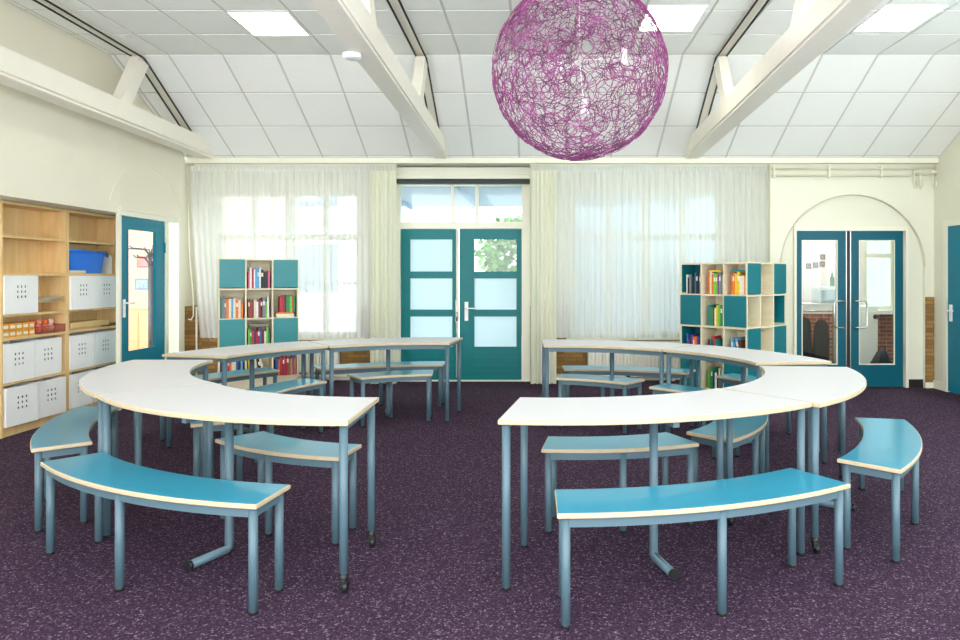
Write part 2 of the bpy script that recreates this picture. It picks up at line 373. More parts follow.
# ---- middle french doors + fanlight + blind
def french():
    y = 9.29; x0, x1 = DM[0], DM[1]
    r = sroot('window_3', ((x0+x1)/2, y, 2.05), 'three-pane fanlight above the teal doors')
    f = MB(); zt = Z_(222, y); zd = Z_(229, y)
    f.box((x0, y-.03, 0), (x0+.045, y+.10, 2.68)).box((X_(521.5, y)+.004, y-.03, 0), (x1, y+.10, 2.68))
    f.box((x0, y-.03, zd+.006), (x1, y+.10, zt)); f.box((x0, y-.03, 2.60), (x1, y+.10, 2.68))
    for px in (452.5, 477): f.box((X_(px, y)-.02, y-.02, zt), (X_(px, y)+.02, y+.06, 2.6))
    f.build('window_frame', M['trim'], r)
    MB().box((x0+.04, y+.02, zt), (x1-.04, y+.025, 2.6)).build('pane', M['glass'], r)
    bl = thing('roller_blind', 'rolled-up dark blind under a cream box above the teal doors', 'blind', ((x0+x1)/2, 9.17, 2.63))
    MB().box((x0+.0, 9.02, 2.65), (x1+.02, 9.28, 2.80), 0, .006).box((x0, 9.00, 2.70), (x1+.02, 9.02, 2.715)).build('cassette', M['trim'], bl)
    MB().box((x0+.03, 9.04, 2.60), (x1-.0, 9.20, 2.648), 0, .01).build('fabric_roll', mat('dark_blind', (52, 62, 60), .7, .05), bl)
    zs = [(Z_(272, y), Z_(239, y)), (Z_(310, y), Z_(278, y)), (Z_(347, y), Z_(316, y))]
    def leaf(name, a, b, p0, p1, label, clear):
        r = sroot(name, ((a+b)/2, y, 0), label); m = MB(); t0, t1 = y-.01, y+.035
        m.box((a, t0, .015), (p0, t1, zd), 0, .003).box((p1, t0, .015), (b, t1, zd), 0, .003)
        ze = [.015]+[v for q in zs[::-1] for v in q]+[zd]
        for i in range(0, len(ze), 2): m.box((p0-.001, t0+.002, ze[i]), (p1+.001, t1-.002, ze[i+1]), 0)
        for q in zs:   # glazing beads
            m.box((p0, t0-.006, q[0]-.01), (p1, t0+.004, q[0]+.006)).box((p0, t0-.006, q[1]-.006), (p1, t0+.004, q[1]+.01))
            m.box((p0-.01, t0-.006, q[0]-.01), (p0+.006, t0+.004, q[1]+.01)).box((p1-.006, t0-.006, q[0]-.01), (p1+.01, t0+.004, q[1]+.01))
        for zz in (.12, .2, .3): m.box((p0-.02, t0-.004, zz), (p1+.02, t0+.002, zz+.012))
        m.build('door_leaf', M['teal'], r)
        for i, q in enumerate(zs):
            MB().box((p0, y+.01, q[0]), (p1, y+.016, q[1])).build('pane', M['glass'] if (clear and i == 0) else M['frosted'], r)
        return r
    r1 = leaf('door_1', X_(401, y), X_(458, y), X_(410, y), X_(453, y), 'left leaf of the teal glazed garden doors', False)
    r2 = leaf('door_2', X_(459.5, y), X_(521.5, y), X_(474, y), X_(517, y), 'right leaf of the teal glazed garden doors with clear top pane', True)
    ex = X_(457.5, y)
    m = MB().cyl((ex, y-.03, .05), (ex, y-.03, 2.0), .017, 0, 8)
    m.box((ex-.022, y-.045, .78), (ex+.022, y-.008, 1.08), 0, .005).box((ex-.018, y-.04, 1.93), (ex+.018, y-.008, 2.02), 0, .005)
    m.build('espagnolette_bolt', M['trim'], r1)
    MB().cyl((ex, y-.05, .86), (ex, y-.09, .86), .012, 0, 10).cyl((ex, y-.085, .80), (ex, y-.085, .92), .012, 0, 10).build('knob', M['chrome'], r1)
    hx = X_(466.5, y)
    m = MB().box((hx-.024, y-.02, .80), (hx+.024, y-.008, 1.05), 0, .004)
    m.tube([(hx, y-.02, .965), (hx, y-.055, .965), (hx+.02, y-.06, .965), (hx+.11, y-.06, .965)], .009, 0, 8)
    m.build('door_handle', M['whitep'], r2)
    MB().box((DM[0], y-.06, -.0), (DM[1], y+.12, .015)).build('trim_3', M['trim'])['kind'] = 'structure'
french()

# ---- right glazed double doors
def pair():
    y = YB+.03
    r = sroot('trim_4', (ax, y, 0), 'white frame around the petrol double doors'); m = MB()
    a, b, zt = 3.215, 4.60, Z_(231, YB)
    m.box((a-.01, y-.02, 0), (a+.03-.012, y+.1, zt+.06)).box((b-.005, y-.02, 0), (b+.03, y+.1, zt+.06)).box((a-.01, y-.02, zt+.004), (b+.03, y+.1, zt+.06))
    m.build('frame', M['trim'], r)
    def leaf(name, a, b, p0, p1, label, hx, hd):
        r = sroot(name, ((a+b)/2, y, 0), label); m = MB(); z0, z1 = Z_(365, YB), Z_(240, YB)
        m.box((a, y, .01), (p0, y+.045, zt), 0, .003).box((p1, y, .01), (b, y+.045, zt), 0, .003)
        m.box((p0-.001, y+.001, .01), (p1+.001, y+.044, z0)).box((p0-.001, y+.001, z1), (p1+.001, y+.044, zt))
        m.build('door_leaf', M['teal_r'], r)
        w = .012; m = MB()
        m.box((p0, y-.004, z0), (p0+w, y+.008, z1)).box((p1-w, y-.004, z0), (p1, y+.008, z1)).box((p0, y-.004, z0), (p1, y+.008, z0+w)).box((p0, y-.004, z1-w), (p1, y+.008, z1))
        m.build('glazing_bead', M['trim'], r)
        MB().box((p0, y+.02, z0), (p1, y+.026, z1)).build('pane', M['glass'], r)
        za, zb = Z_(327.5, YB), Z_(301, YB)
        x1 = hx+hd
        MB().tube([(hx, y, zb), (hx, y-.055, zb), (hx+hd*.3, y-.06, zb), (hx+hd*.85, y-.06, zb), (x1, y-.06, zb-.03), (x1, y-.06, za+.03), (hx+hd*.85, y-.06, za), (hx+hd*.3, y-.06, za), (hx, y-.055, za), (hx, y, za)], .011, 0, 10).build('door_handle', M['chrome'], r)
        return r
    l = leaf('door_3', X_(797, YB), X_(847, YB), X_(802.5, YB), X_(838.5, YB), 'left leaf of the petrol double doors with tall glass', X_(843, YB), -.12)
    q = leaf('door_4', X_(852.5, YB), X_(904.5, YB), X_(860, YB), X_(896, YB), 'right leaf of the petrol double doors with tall glass', X_(855.5, YB), .13)
    MB().box((X_(847.2, YB), y+.004, .01), (X_(847.9, YB), y+.03, zt)).build('edge_strip', M['chrome'], l)
    MB().box((X_(848.0, YB), y+.01, .01), (X_(851.0, YB), y+.04, zt)).build('rubber_seal', M['black'], l)
    MB().box((X_(851.4, YB), y+.004, .01), (X_(852.2, YB), y+.03, zt)).build('edge_strip', M['chrome'], q)
pair()

# ---- right wall door
def rdoor():
    r = sroot('door_5', (XR, 7.9, 0), 'petrol blue door in the right wall'); m = MB()
    m.box((XR-.005, 7.44, .01), (XR+.04, 8.40, 1.99), 0, .003).box((XR-.009, 7.56, .2), (XR-.004, 8.28, .95)).box((XR-.009, 7.56, 1.1), (XR-.004, 8.28, 1.86))
    m.build('door_leaf', M['teal_l'], r)
    m = MB().box((XR-.02, 8.40, 0), (XR+.1, 8.47, 2.06)).box((XR-.02, 7.36, 1.99), (XR+.1, 8.47, 2.06)).box((XR-.02, 7.36, 0), (XR+.1, 7.44, 2.06))
    m.build('frame', M['trim'], r)
    z = Z_(313, 8.33)
    m = MB().box((XR-.02, 8.30, z-.1), (XR-.005, 8.35, z+.1), 0, .004)
    m.tube([(XR-.02, 8.325, z+.03), (XR-.06, 8.325, z+.03), (XR-.065, 8.30, z+.03), (XR-.065, 8.2, z+.03)], .01, 0, 8)
    m.build('door_handle', M['whitep'], r)
rdoor()

# ---- left wall door with side light
def ldoor():
    r = sroot('door_6', (XD, 7.7, 0), 'turquoise glazed door in the left wall'); z1 = 2.02
    a, b = 7.26, 8.12; x = XD-.004; m = MB()
    p0, p1 = 7.386, 7.944; g0, g1 = .585, 1.90
    m.box((x-.04, a, .01), (x, p0, z1), 0, .003).box((x-.04, p1, .01), (x, b, z1), 0, .003)
    m.box((x-.039, p0-.001, .01), (x-.001, p1+.001, g0)).box((x-.039, p0-.001, g1), (x-.001, p1+.001, z1))
    m.build('door_leaf', M['teal_l'], r)
    w = .012; m = MB().box((x-.008, p0, g0), (x+.004, p0+w, g1)).box((x-.008, p1-w, g0), (x+.004, p1, g1)).box((x-.008, p0, g0), (x+.004, p1, g0+w)).box((x-.008, p0, g1-w), (x+.004, p1, g1))
    m.build('glazing_bead', M['teal_l'], r)
    MB().box((x-.025, p0, g0), (x-.02, p1, g1)).build('pane', M['glass'], r)
    yh = 7.315; zh = Z_(307, yh)
    m = MB().box((x, yh-.02, zh-.11), (x+.012, yh+.02, zh+.08), 0, .004)
    m.tube([(x+.012, yh, zh+.04), (x+.045, yh, zh+.04), (x+.05, yh+.02, zh+.04), (x+.05, yh+.12, zh+.04)], .009, 0, 8)
    m.build('door_handle', M['whitep'], r)
    MB().box((x, 8.105, 1.66), (x+.012, 8.13, 1.78)).build('hinge', M['teal_l'], r)
    s = sroot('window_4', (XD, 8.27, 0), 'narrow side light beside the turquoise door')
    m = MB().box((XD-.1, 8.125, 0), (XD+.01, 8.165, 2.07)).box((XD-.1, 8.395, 0), (XD+.01, 8.43, 2.09)).box((XD-.03, 7.225, 2.025), (XD+.01, 8.43, 2.09)).box((XD-.03, 7.225, 0), (XD+.01, 7.255, 2.09)).box((XD-.1, 8.125, 0), (XD+.0, 8.42, .12))
    m.box((XD, 7.22, 2.08), (XD+.02, 8.44, 2.10)).box((XD, 8.395, 0), (XD+.02, 8.44, 2.09))
    m.build('window_frame', M['trim'], s)
    MB().box((XD-.03, 8.16, .12), (XD-.025, 8.40, 2.03)).build('pane', M['glass'], s)
ldoor()

# ------------------------------------------------------------------ roof trusses
def truss(xe, slope, w, side, label, strutx, grp):
    """tie beam runs from the plate towards the camera; xe = x of its room-side lower edge at the plate, slope = dx per metre nearer"""
    r = thing('roof_truss', label, 'roof truss', (xe, YP, 2.84), 0, grp)
    L = YP-.01-Y0; zb, zt = 2.84, 3.05
    xa, xb = (xe-w, xe) if side < 0 else (xe, xe+w)
    def xo(y): return slope*(YP-y)
    m = MB(); yA, yB_ = YP+.0, Y0
    ycut = YP-(zt-ZP)/SL
    sec = []
    v = []; f = []
    prof = [(yA, zb), (yB_, zb), (yB_, zt), (ycut-.02, zt), (yA, ZP-.005)]
    for x in (xa, xb): v += [(x+xo(y), y, z) for y, z in prof]
    n = len(prof)
    m.add(v, [list(range(n)), list(range(n, 2*n))[::-1]]+[(i, (i+1) % n, n+(i+1) % n, n+i) for i in range(n)])
    # thin moulding along the lower edges
    for x, d in ((xa, -1), (xb, 1)):
        m.tube([(x+xo(yA)+d*.004, yA-.04, zb+.03), (x+xo(yB_)+d*.004, yB_, zb+.03)], .008, 0, 6)
    m.build('tie_beam', M['beam'], r)
    xm = (xa+xb)/2
    m = MB()     # rafter casing that follows the ceiling
    xr = xm+strutx; rw = .042
    for (ya, yb) in ((YK, ycut-.02), (Y0, YK)):
        za, zb2 = ceil_z(ya)-.02, ceil_z(yb)-.02
        v = [(xr-rw+xo(ya), ya, za-.0), (xr+rw+xo(ya), ya, za-.0), (xr+rw+xo(yb), yb, zb2-.0), (xr-rw+xo(yb), yb, zb2-.0)]
        v += [(q[0], q[1], q[2]+.012) for q in v]
        m.add(v, [(0,1,2,3),(7,6,5,4),(0,4,5,1),(1,5,6,2),(2,6,7,3),(3,7,4,0)])
    m.build('rafter_casing', M['beam'], r)
    for d in (-1, 1):
        m = MB(); pts = [(Y0, ZK-.045), (YK, ZK-.045), (ycut-.03, ceil_z(ycut-.03)-.045)]
        m.tube([(xr+d*(rw+.004)+xo(y), y, z) for y, z in pts], .0095, 0, 6)
        m.build('shadow_gap_strip', M['black'], r)  # black strip stands in for the shadow gap beside the casing
    yt, yb = YK+.02, YK-.58
    for (yt, yb) in ((YK+.0, YK-.36), (YK-2.75, YK-2.35)):
        m = MB(); ht = .085
        v = [(xm+strutx*.9-.045+xo(yt), yt-ht, ceil_z(yt)-.05), (xm+strutx*.9+.045+xo(yt), yt-ht, ceil_z(yt)-.05), (xm+strutx*.9+.045+xo(yt), yt+ht, ceil_z(yt+ht)-.05), (xm+strutx*.9-.045+xo(yt), yt+ht, ceil_z(yt+ht)-.05)]
        v += [(xm-.05+xo(yb), yb-ht, zt-.02), (xm+.05+xo(yb), yb-ht, zt-.02), (xm+.05+xo(yb), yb+ht, zt-.02), (xm-.05+xo(yb), yb+ht, zt-.02)]
        m.add(v, [(0,1,2,3),(7,6,5,4),(0,4,5,1),(1,5,6,2),(2,6,7,3),(3,7,4,0)])
        m.build('strut', M['beam'], r)
    return r
TG = 'roof trusses across the ceiling'
truss(-3.985, .035, .17, -1, 'cream roof truss nearest the left wall', .0, TG)
truss(-1.112, .0125, .15, -1, 'cream roof truss above the left table ring, middle of the three', .0, TG)
truss(1.815, -.034, .17, 1, 'cream roof truss to the right of the purple ball lamp', .0, TG)
m = MB().lathe([(0, -.03), (.05, -.03), (.06, -.02), (.06, 0), (0, 0)], (X_(352, 4.55)+.0, 4.55, 2.838))
tag(m.build('smoke_detector', M['whitep']), 'round white smoke detector under the middle roof beam', 'smoke detector')

# ------------------------------------------------------------------ ceiling lights
def clight(x0, x1, y0, y1, z, label, s=14, grp='square ceiling lights'):
    r = thing('ceiling_light', label, 'ceiling light', ((x0+x1)/2, (y0+y1)/2, z), 0, grp)
    e = .012; m = MB()
    m.box((x0, y0, z-.012), (x0+e, y1, z)).box((x1-e, y0, z-.012), (x1, y1, z)).box((x0, y0, z-.012), (x1, y0+e, z)).box((x0, y1-e, z-.012), (x1, y1, z))
    m.build('frame', M['whitep'], r)
    MB().box((x0+e, y0+e, z-.010), (x1-e, y1-e, z-.003)).build('diffuser', emis('light_%g' % s, (255, 250, 240), s), r)
yl0, yl1 = 5.86, 6.42; zl = ZK-.004
LS = 7
clight(-2.63, -2.11, 5.92, 6.48, zl, 'lit square ceiling light left of the middle roof truss', LS)
clight(.912, 1.41, 5.77, 6.36, zl, 'lit square ceiling light partly behind the purple ball', LS)
clight(2.87, 3.39, 5.77, 6.36, zl, 'lit square ceiling light right of the right-hand roof truss', LS)

# ------------------------------------------------------------------ curtains
def curtain(name, label, x0, x1, y, zt, zb, waves, amp, m, group, taper=0, edge=None, seed=0, bottomstep=None):
    rnd = random.Random(seed)
    r = thing(name, label, 'curtain', ((x0+x1)/2, y, zb), 0, group)
    nx = max(24, int((x1-x0)*90)); nz = 16
    ph = [rnd.uniform(0, 6.28) for _ in range(4)]
    def pos(u, w):  # w 0 top..1 bottom
        x = x0+(x1-x0)*u; k = .55+.45*w
        x += taper*(1-u)*w**1.5
        yy = y+amp*k*(math.sin(2*PI*waves*u+ph[0]+.5*math.sin(3*u*6+ph[1]))+.45*math.sin(2*PI*waves*2.3*u+ph[2]+.6*w))
        z = zt+(zb-zt)*w
        if bottomstep: z += w*bottomstep(u)
        return (x, yy, z)
    v = [pos(i/nx, j/nz) for j in range(nz+1) for i in range(nx+1)]
    f = [(j*(nx+1)+i, j*(nx+1)+i+1, (j+1)*(nx+1)+i+1, (j+1)*(nx+1)+i) for j in range(nz) for i in range(nx)]
    MB().add(v, f, 0, True).build('fabric', m, r)
    h = .065; v = [(x0+(x1-x0)*i/nx, y-.018+amp*.35*math.sin(2*PI*waves*i/nx*2+ph[0]), zt+.012-h*j) for j in range(2) for i in range(nx+1)]
    f = [(i, i+1, nx+2+i, nx+1+i) for i in range(nx)]
    MB().add(v, f, 0, True).build('heading_tape', M['sheer_b'], r)
    return r
YC = 8.78; zt = Z_(167, YC)-.0; zs = Z_(338, YC); zf = .045
CG = 'white sheer curtains'; DG = 'cream full-length drapes'
def st(u): return -.12*max(0, 1-u*5)+(.02 if u > .3 else 0)
curtain('sheer_curtain', 'white sheer curtain nearest the left wall, behind the bookcase', X_(190, YC), X_(291, YC), YC, zt, zs, 15, .022, M['sheer'], CG, taper=.13, seed=1)
curtain('sheer_curtain', 'white sheer curtain between the left bookcase and the cream drape', X_(290.5, YC), X_(371.5, YC), YC+.01, zt, zs, 13, .022, M['sheer'], CG, seed=2)
curtain('drape', 'cream floor-length drape left of the teal garden doors', X_(370, YC), X_(396.5, YC), YC-.035, zt, zf, 6, .034, M['drape'], DG, seed=3)
curtain('drape', 'cream floor-length drape right of the teal garden doors', X_(530.5, YC), X_(556.5, YC), YC-.035, zt, zf, 6, .034, M['drape'], DG, seed=4)
curtain('sheer_curtain', 'white sheer curtain right of the garden doors, next to the drape', X_(554, YC), X_(665, YC), YC+.01, zt, zs, 16, .022, M['sheer_b'], CG, seed=5)
curtain('sheer_curtain', 'white sheer curtain behind the angled book tower', X_(663.5, YC), X_(769, YC), YC+.03, zt, zs, 16, .022, M['sheer_b'], CG, seed=6)
def rail(x0, x1, label):
    r = thing('curtain_rail', label, 'curtain rail', ((x0+x1)/2, YC, zt+.02), 0, 'curtain rails')
    MB().box((x0, YC-.012, zt+.012), (x1, YC+.012, zt+.035)).build('track', M['trim'], r)
rail(XD+.02, X_(397, YC), 'cream curtain rail left of the garden doors'); rail(X_(530, YC), X_(769.5, YC), 'cream curtain rail right of the garden doors')
# drawn-back side cord on left
m = MB().tube([(X_(187, 8.66), 8.66, 2.76), (X_(190, 8.66), 8.66, 1.6), (X_(193, 8.66), 8.67, 1.13), (X_(193, 8.66), 8.67, .9), (X_(191, 8.66), 8.66, .85), (X_(188.5, 8.66), 8.66, .86)], .008, 0, 8)
tag(m.build('pull_cord', M['trim']), 'cream curtain cord hanging with a hook in front of the brick pier', 'cord')
m = MB().cyl((X_(196.5, 8.94), 8.94, 0), (X_(196.5, 8.94), 8.94, 1.0), .012, 0, 8)
tag(m.build('heating_pipe', M['radiator']), 'thin vertical heating pipe on the left brick pier', 'pipe')

# ------------------------------------------------------------------ radiators
def radiator(x0, x1, label):
    r = thing('radiator', label, 'radiator', ((x0+x1)/2, 9.24, .1), 0, 'white panel radiators')
    m = MB(); y0, y1 = 9.17, 9.29; z0, z1 = .12, .53; m.box((x0, y0+.035, z0), (x1, y1, z1), 0, .006)
    n = int((x1-x0)/.045); w = (x1-x0)/n
    for i in range(n): m.box((x0+w*i+.011, y0, z0+.015), (x0+w*(i+1)-.011, y0+.037, z1-.015), 0)
    m.build('panel', M['radiator'], r)
    for x in (x0+.1, x1-.1): MB().box((x-.02, y1-.03, 0), (x+.02, YW-.016, .14)).build('bracket', M['radiator'], r)
    m = MB().cyl((x0-.12, 9.23, .07), (x1+.12, 9.23, .07), .014, 0, 8).cyl((x0+.03, 9.23, .07), (x0+.03, 9.23, .14), .01, 0, 8); m.build('pipe', M['radiator'], r)
radiator(X_(299, 9.2), X_(338, 9.2), 'white radiator right of the left bookcase')
radiator(X_(370, 9.2), X_(396, 9.2), 'short white radiator behind the drape left of the garden doors')
radiator(X_(588, 9.2), X_(682, 9.2), 'long white radiator under the window left of the book tower')

# ------------------------------------------------------------------ pipes, right section
def wpipe():
    r = thing('wall_pipe', 'cream pipes running along the wall under the eaves, above the arch', 'pipe', (3.9, YB-.04, 2.7))
    for z in (Z_(169.5, YB), Z_(176, YB)):
        MB().tube([(XS, YB-.035, z), (XR-.35, YB-.035, z), (XR-.22, YB-.05, z+.012), (XR-.01, YB-.05, z+.012)], .014, 0, 8).build('pipe', M['pipe'], r)
    for px in (773, 828, 880): MB().box((X_(px, YB)-.01, YB-.05, Z_(178, YB)), (X_(px, YB)+.01, YB, Z_(166, YB))).build('clip', M['trim'], r)
wpipe()
for px, w in ((915.5, 'left'), (934, 'right')):
    for_x = X_(px, YB); r = thing('pipe_hook', w+' of two cream hooked valves under the pipe ends near the right corner', 'valve', (for_x, YB-.05, 2.6), 0, 'hooked valves')
    m = MB()
    for d in (-.045, .03):
        m.tube([(for_x+d, YB-.05, Z_(171, YB)), (for_x+d, YB-.06, Z_(186, YB)), (for_x+d+.01, YB-.06, Z_(189, YB)), (for_x+d+.035, YB-.06, Z_(187, YB)), (for_x+d+.04, YB-.06, Z_(182, YB))], .009, 0, 8)
    m.cyl((for_x-.06, YB-.05, Z_(172.5, YB)), (for_x+.06, YB-.05, Z_(172.5, YB)), .016, 0, 8)
    m.cyl((for_x, YB-.05, Z_(172.5, YB)), (for_x, YB-.0005, Z_(172.5, YB)), .01, 0, 8)
    m.build('hook', M['trim'], r)

# ------------------------------------------------------------------ tables & benches (annular sectors)
def pol(c, r, a): return (c[0]+r*math.sin(a), c[1]-r*math.cos(a))
def sector(c, Ro, Ri, a0, a1, b0=None, b1=None, n=20):
    b0 = a0 if b0 is None else b0; b1 = a1 if b1 is None else b1
    return [pol(c, Ro, a0+(a1-a0)*k/n) for k in range(n+1)]+[pol(c, Ri, b1+(b0-b1)*k/n) for k in range(n+1)]
def slab(c, Ro, Ri, a0, a1, b0, b1, z0, z1, name, mats, parent):
    m = MB(); n = 20; e = .004
    lo = sector(c, Ro, Ri, a0, a1, b0, b1)
    ins = sector(c, Ro-e, Ri+e, a0+e/Ro, a1-e/Ro, (b0 if b0 is not None else a0)+e/Ri, (b1 if b1 is not None else a1)-e/Ri)
    N = len(lo)
    v = [(x, y, z0) for x, y in ins]+[(x, y, z0+e) for x, y in lo]+[(x, y, z1-e) for x, y in lo]+[(x, y, z1) for x, y in ins]
    fs = []
    m.add(v, [(L*N+i, L*N+(i+1) % N, (L+1)*N+(i+1) % N, (L+1)*N+i) for L in range(3) for i in range(N)], 1)
    k = N//2
    # top and bottom as quad strips
    for L, mi in ((0, 1), (3, 0)):
        m.add(v, [(L*N+i, L*N+i+1, L*N+N-2-i, L*N+N-1-i) for i in range(k-1)], mi)
    return m.build(name, mats, parent)
def arc_rail(c, r, a0, a1, z0, z1, w):
    m = MB(); m.prism(sector(c, r+w/2, r-w/2, a0, a1, n=16), z0, z1); return m
R = math.radians
def table(c, Ro, Ri, a0, a1, label, b0=None, b1=None, cast=()):
    mid = (a0+a1)/2; bx, by = pol(c, (Ro+Ri)/2, mid)
    r = thing('table', label, 'table', (bx, by, 0), 0, 'curved white tables'); H = .762
    slab(c, Ro, Ri, a0, a1, b0, b1, H-.024, H, 'tabletop', [M['white_top'], M['edge']], r)
    ins = .042; la = .03; lr = .019
    bb0 = a0 if b0 is None else b0; bb1 = a1 if b1 is None else b1
    P = {'oa': pol(c, Ro-ins, a0+la/Ro), 'ia': pol(c, Ri+ins, bb0+la/Ri), 'ob': pol(c, Ro-ins, a1-la/Ro), 'ib': pol(c, Ri+ins, bb1-la/Ri)}
    fr = MB()
    fr.prism(sector(c, Ri+ins+.012, Ri+ins-.012, bb0+ins/Ri, bb1-ins/Ri, n=16), H-.064, H-.0245)
    for k in 'ab':
        o, i = P['o'+k], P['i'+k]; fr.M = Matrix.Identity(4)
        dx, dy = o[0]-i[0], o[1]-i[1]; L = math.hypot(dx, dy)
        fr.M = Matrix.Translation((i[0], i[1], 0)) @ Matrix.Rotation(math.atan2(dy, dx), 4, 'Z')
        fr.box((.01, -.010, H-.050), (L-.01, .010, H-.0247)); fr.M = Matrix.Identity(4)
    o, i = pol(c, Ro-ins, mid), pol(c, Ri+ins, mid); dx, dy = o[0]-i[0], o[1]-i[1]
    fr.M = Matrix.Translation((i[0], i[1], 0)) @ Matrix.Rotation(math.atan2(dy, dx), 4, 'Z'); fr.box((0, -.015, H-.055), (math.hypot(dx, dy), .015, H-.0245))
    fr.build('frame', M['steel'], r)
    for k, (x, y) in P.items():
        wheel = k[1] in cast
        z0 = .075 if wheel else .012
        leg = MB().cyl((x, y, z0), (x, y, H-.0245), lr, 0, 18).build('leg', M['steel'], r)
        if wheel:
            m = MB().lathe([(0, .045), (.014, .045), (.02, .06), (.02, .085), (0, .085)], (x, y, 0))
            m.cyl((x+.008-.011, y, .026), (x+.008+.011, y, .026), .026, 0, 18)
            m.box((x-.012, y-.02, .03), (x+.012, y+.012, .06), 0, .003)
            m.build('caster', M['black'], leg)
        else:
            MB().lathe([(0, 0), (.018, 0), (.0198, .003), (.0198, .012), (.0193, .013)], (x, y, 0), 0, 18).build('foot_cap', M['black'], leg)
    x, y = pol(c, (Ro+Ri)/2+.0, mid); x2, y2 = pol(c, Ro-.075, mid); x3, y3 = pol(c, (Ro+Ri)/2+.04, mid)
    leg = MB().tube([(x, y, H-.0245), (x, y, .062), (x*.93+x3*.07, y*.93+y3*.07, .044), (x*.6+x3*.4, y*.6+y3*.4, .034), (x2, y2, .034)], .021, 0, 16).build('pedestal_leg', M['steel'], r)
    x4, y4 = pol(c, Ro-.06, mid)
    MB().cyl((x2, y2, .034), (x4, y4, .034), .0235, 0, 16).build('foot_cap', M['black'], leg)
    return r
def bench(c, Ro, Ri, A, m_, label, grp='curved blue benches'):
    a0, a1 = R(m_-A/2), R(m_+A/2); mid = R(m_); bx, by = pol(c, (Ro+Ri)/2, mid)
    r = thing('bench', label, 'bench', (bx, by, 0), 0, grp); H = .462
    slab(c, Ro, Ri, a0, a1, None, None, H-.022, H, 'seat', [M['blue'], M['edge']], r)
    ins = .035; lr = .019; fr = MB()
    fr.prism(sector(c, Ro-ins+.012, Ro-ins-.012, a0+ins/Ro, a1-ins/Ro, n=16), H-.062, H-.0225)
    fr.prism(sector(c, Ri+ins+.012, Ri+ins-.012, a0+ins/Ri, a1-ins/Ri, n=16), H-.062, H-.0225)
    P = [pol(c, Ro-ins, a0+ins/Ro), pol(c, Ri+ins, a0+ins/Ri), pol(c, Ro-ins, a1-ins/Ro), pol(c, Ri+ins, a1-ins/Ri)]
    for o, i in ((P[0], P[1]), (P[2], P[3])):
        dx, dy = o[0]-i[0], o[1]-i[1]
        fr.M = Matrix.Translation((i[0], i[1], 0)) @ Matrix.Rotation(math.atan2(dy, dx), 4, 'Z'); fr.box((0, -.012, H-.062), (math.hypot(dx, dy), .012, H-.0225))
    fr.M = Matrix.Identity(4); fr.build('frame', M['steel'], r)
    for x, y in P+[pol(c, Ro-ins, mid)]:
        leg = MB().cyl((x, y, .012), (x, y, H-.0225), lr, 0, 18).build('leg', M['steel'], r)
        MB().lathe([(0, 0), (.018, 0), (.0198, .003), (.0198, .012), (.0193, .013)], (x, y, 0), 0, 18).build('foot_cap', M['black'], leg)
    return r
RoT, RiT = 2.0, 1.412
# right ring
table((.114, 5.073), 2.030, 1.455, R(-8.15), R(38.1), 'white curved table in front, its end at the centre aisle right of the gap')
table((.150, 5.028), 2.008, 1.412, R(38.3), R(84.8), 'white curved table at the right side of the right ring, beside the loose bench', cast=('a',))
table((.115, 4.948), 2.017, 1.425, R(137.8), R(182.3), 'white curved table at the back of the right ring, its end by the teal doors')
table((.185, 4.899), 2.009, 1.418, R(97.6), R(139.9), 'white curved table at the back of the right ring, in front of the book tower', b0=R(97.6), b1=R(140.9))
# left ring
table((-.823, 5.057), 2.027, 1.426, R(-48.9), R(0), 'white curved table in front, its castored end at the aisle left of the gap', cast=('b',))
table((-1.013, 5.246), 2.033, 1.430, R(-90.5), R(-41.4), 'white curved table at the left side of the left ring, nearest the shelves', b0=R(-90.5), b1=R(-38.2), cast=('b',))
table((-.996, 5.181), 2.016, 1.436, R(-186.5), R(-142.2), 'white curved table at the back of the left ring, its end by the teal doors')
table((-1.097, 5.183), 1.985, 1.390, R(-144.2), R(-103.2), 'white curved table at the back of the left ring, in front of the left bookcase', b0=R(-145.0), b1=R(-103.2), cast=('a',))
B = [
 ((.058,5.199), 2.470,2.154,32.5,16.7,'long blue bench nearest the camera on the right, in front of the right ring'),
 ((-.016,5.063),2.458,2.155,31.8,61.6,'blue bench standing outside the right ring at the far right'),
 ((-.787,5.271),2.459,2.178,35.4,-26.0,'long blue bench nearest the camera on the left, in front of the left ring'),
 ((-.834,5.323),2.454,2.175,32.1,-66.2,'blue bench at the far left, beside the shelves with white boxes'),
 ((-.97,5.179),2.466,2.163,32.8,-163.0,'blue bench behind the left ring, closest to the teal doors'),
 ((-1.029,5.39),2.466,2.160,32.8,-118.8,'blue bench right in front of the left bookcase'),
 ((.367,4.824),2.456,2.168,32.1,166.5,'blue bench behind the right ring, along the long radiator'),
 ((.05,5.06), 2.452,2.173,31.0,116.6,'blue bench in front of the angled book tower'),
 ((-.757,5.136),1.580,1.293,33.7,-26.4,'pale blue bench under the front left table, inside the ring'),
 ((-.771,5.136),1.595,1.273,31.7,-77.3,'blue bench half hidden under the left side table, inside the left ring'),
 ((-.815,5.475),1.592,1.275,31.8,-108.5,'blue bench inside the left ring, before the bookcase table'),
 ((-.853,5.372),1.595,1.268,30.4,-158.2,'blue bench inside the left ring, tucked at the back table near the doors'),
 ((.229,5.334),1.594,1.288,32.4,8.7,'pale blue bench inside the right ring, behind the front table at the aisle'),
 ((.017,5.115),1.586,1.280,31.8,59.0,'pale blue bench half hidden under the right side table'),
 ((-.083,5.127),1.578,1.280,30.5,153.4,'blue bench inside the right ring at the back, nearest the aisle'),
 ((.087,4.894),1.566,1.302,31.8,123.2,'blue bench inside the right ring at the back, before the book tower table'),
]
for c, ro, ri, A, m_, lab in B: bench(c, ro, ri, A, m_, lab)

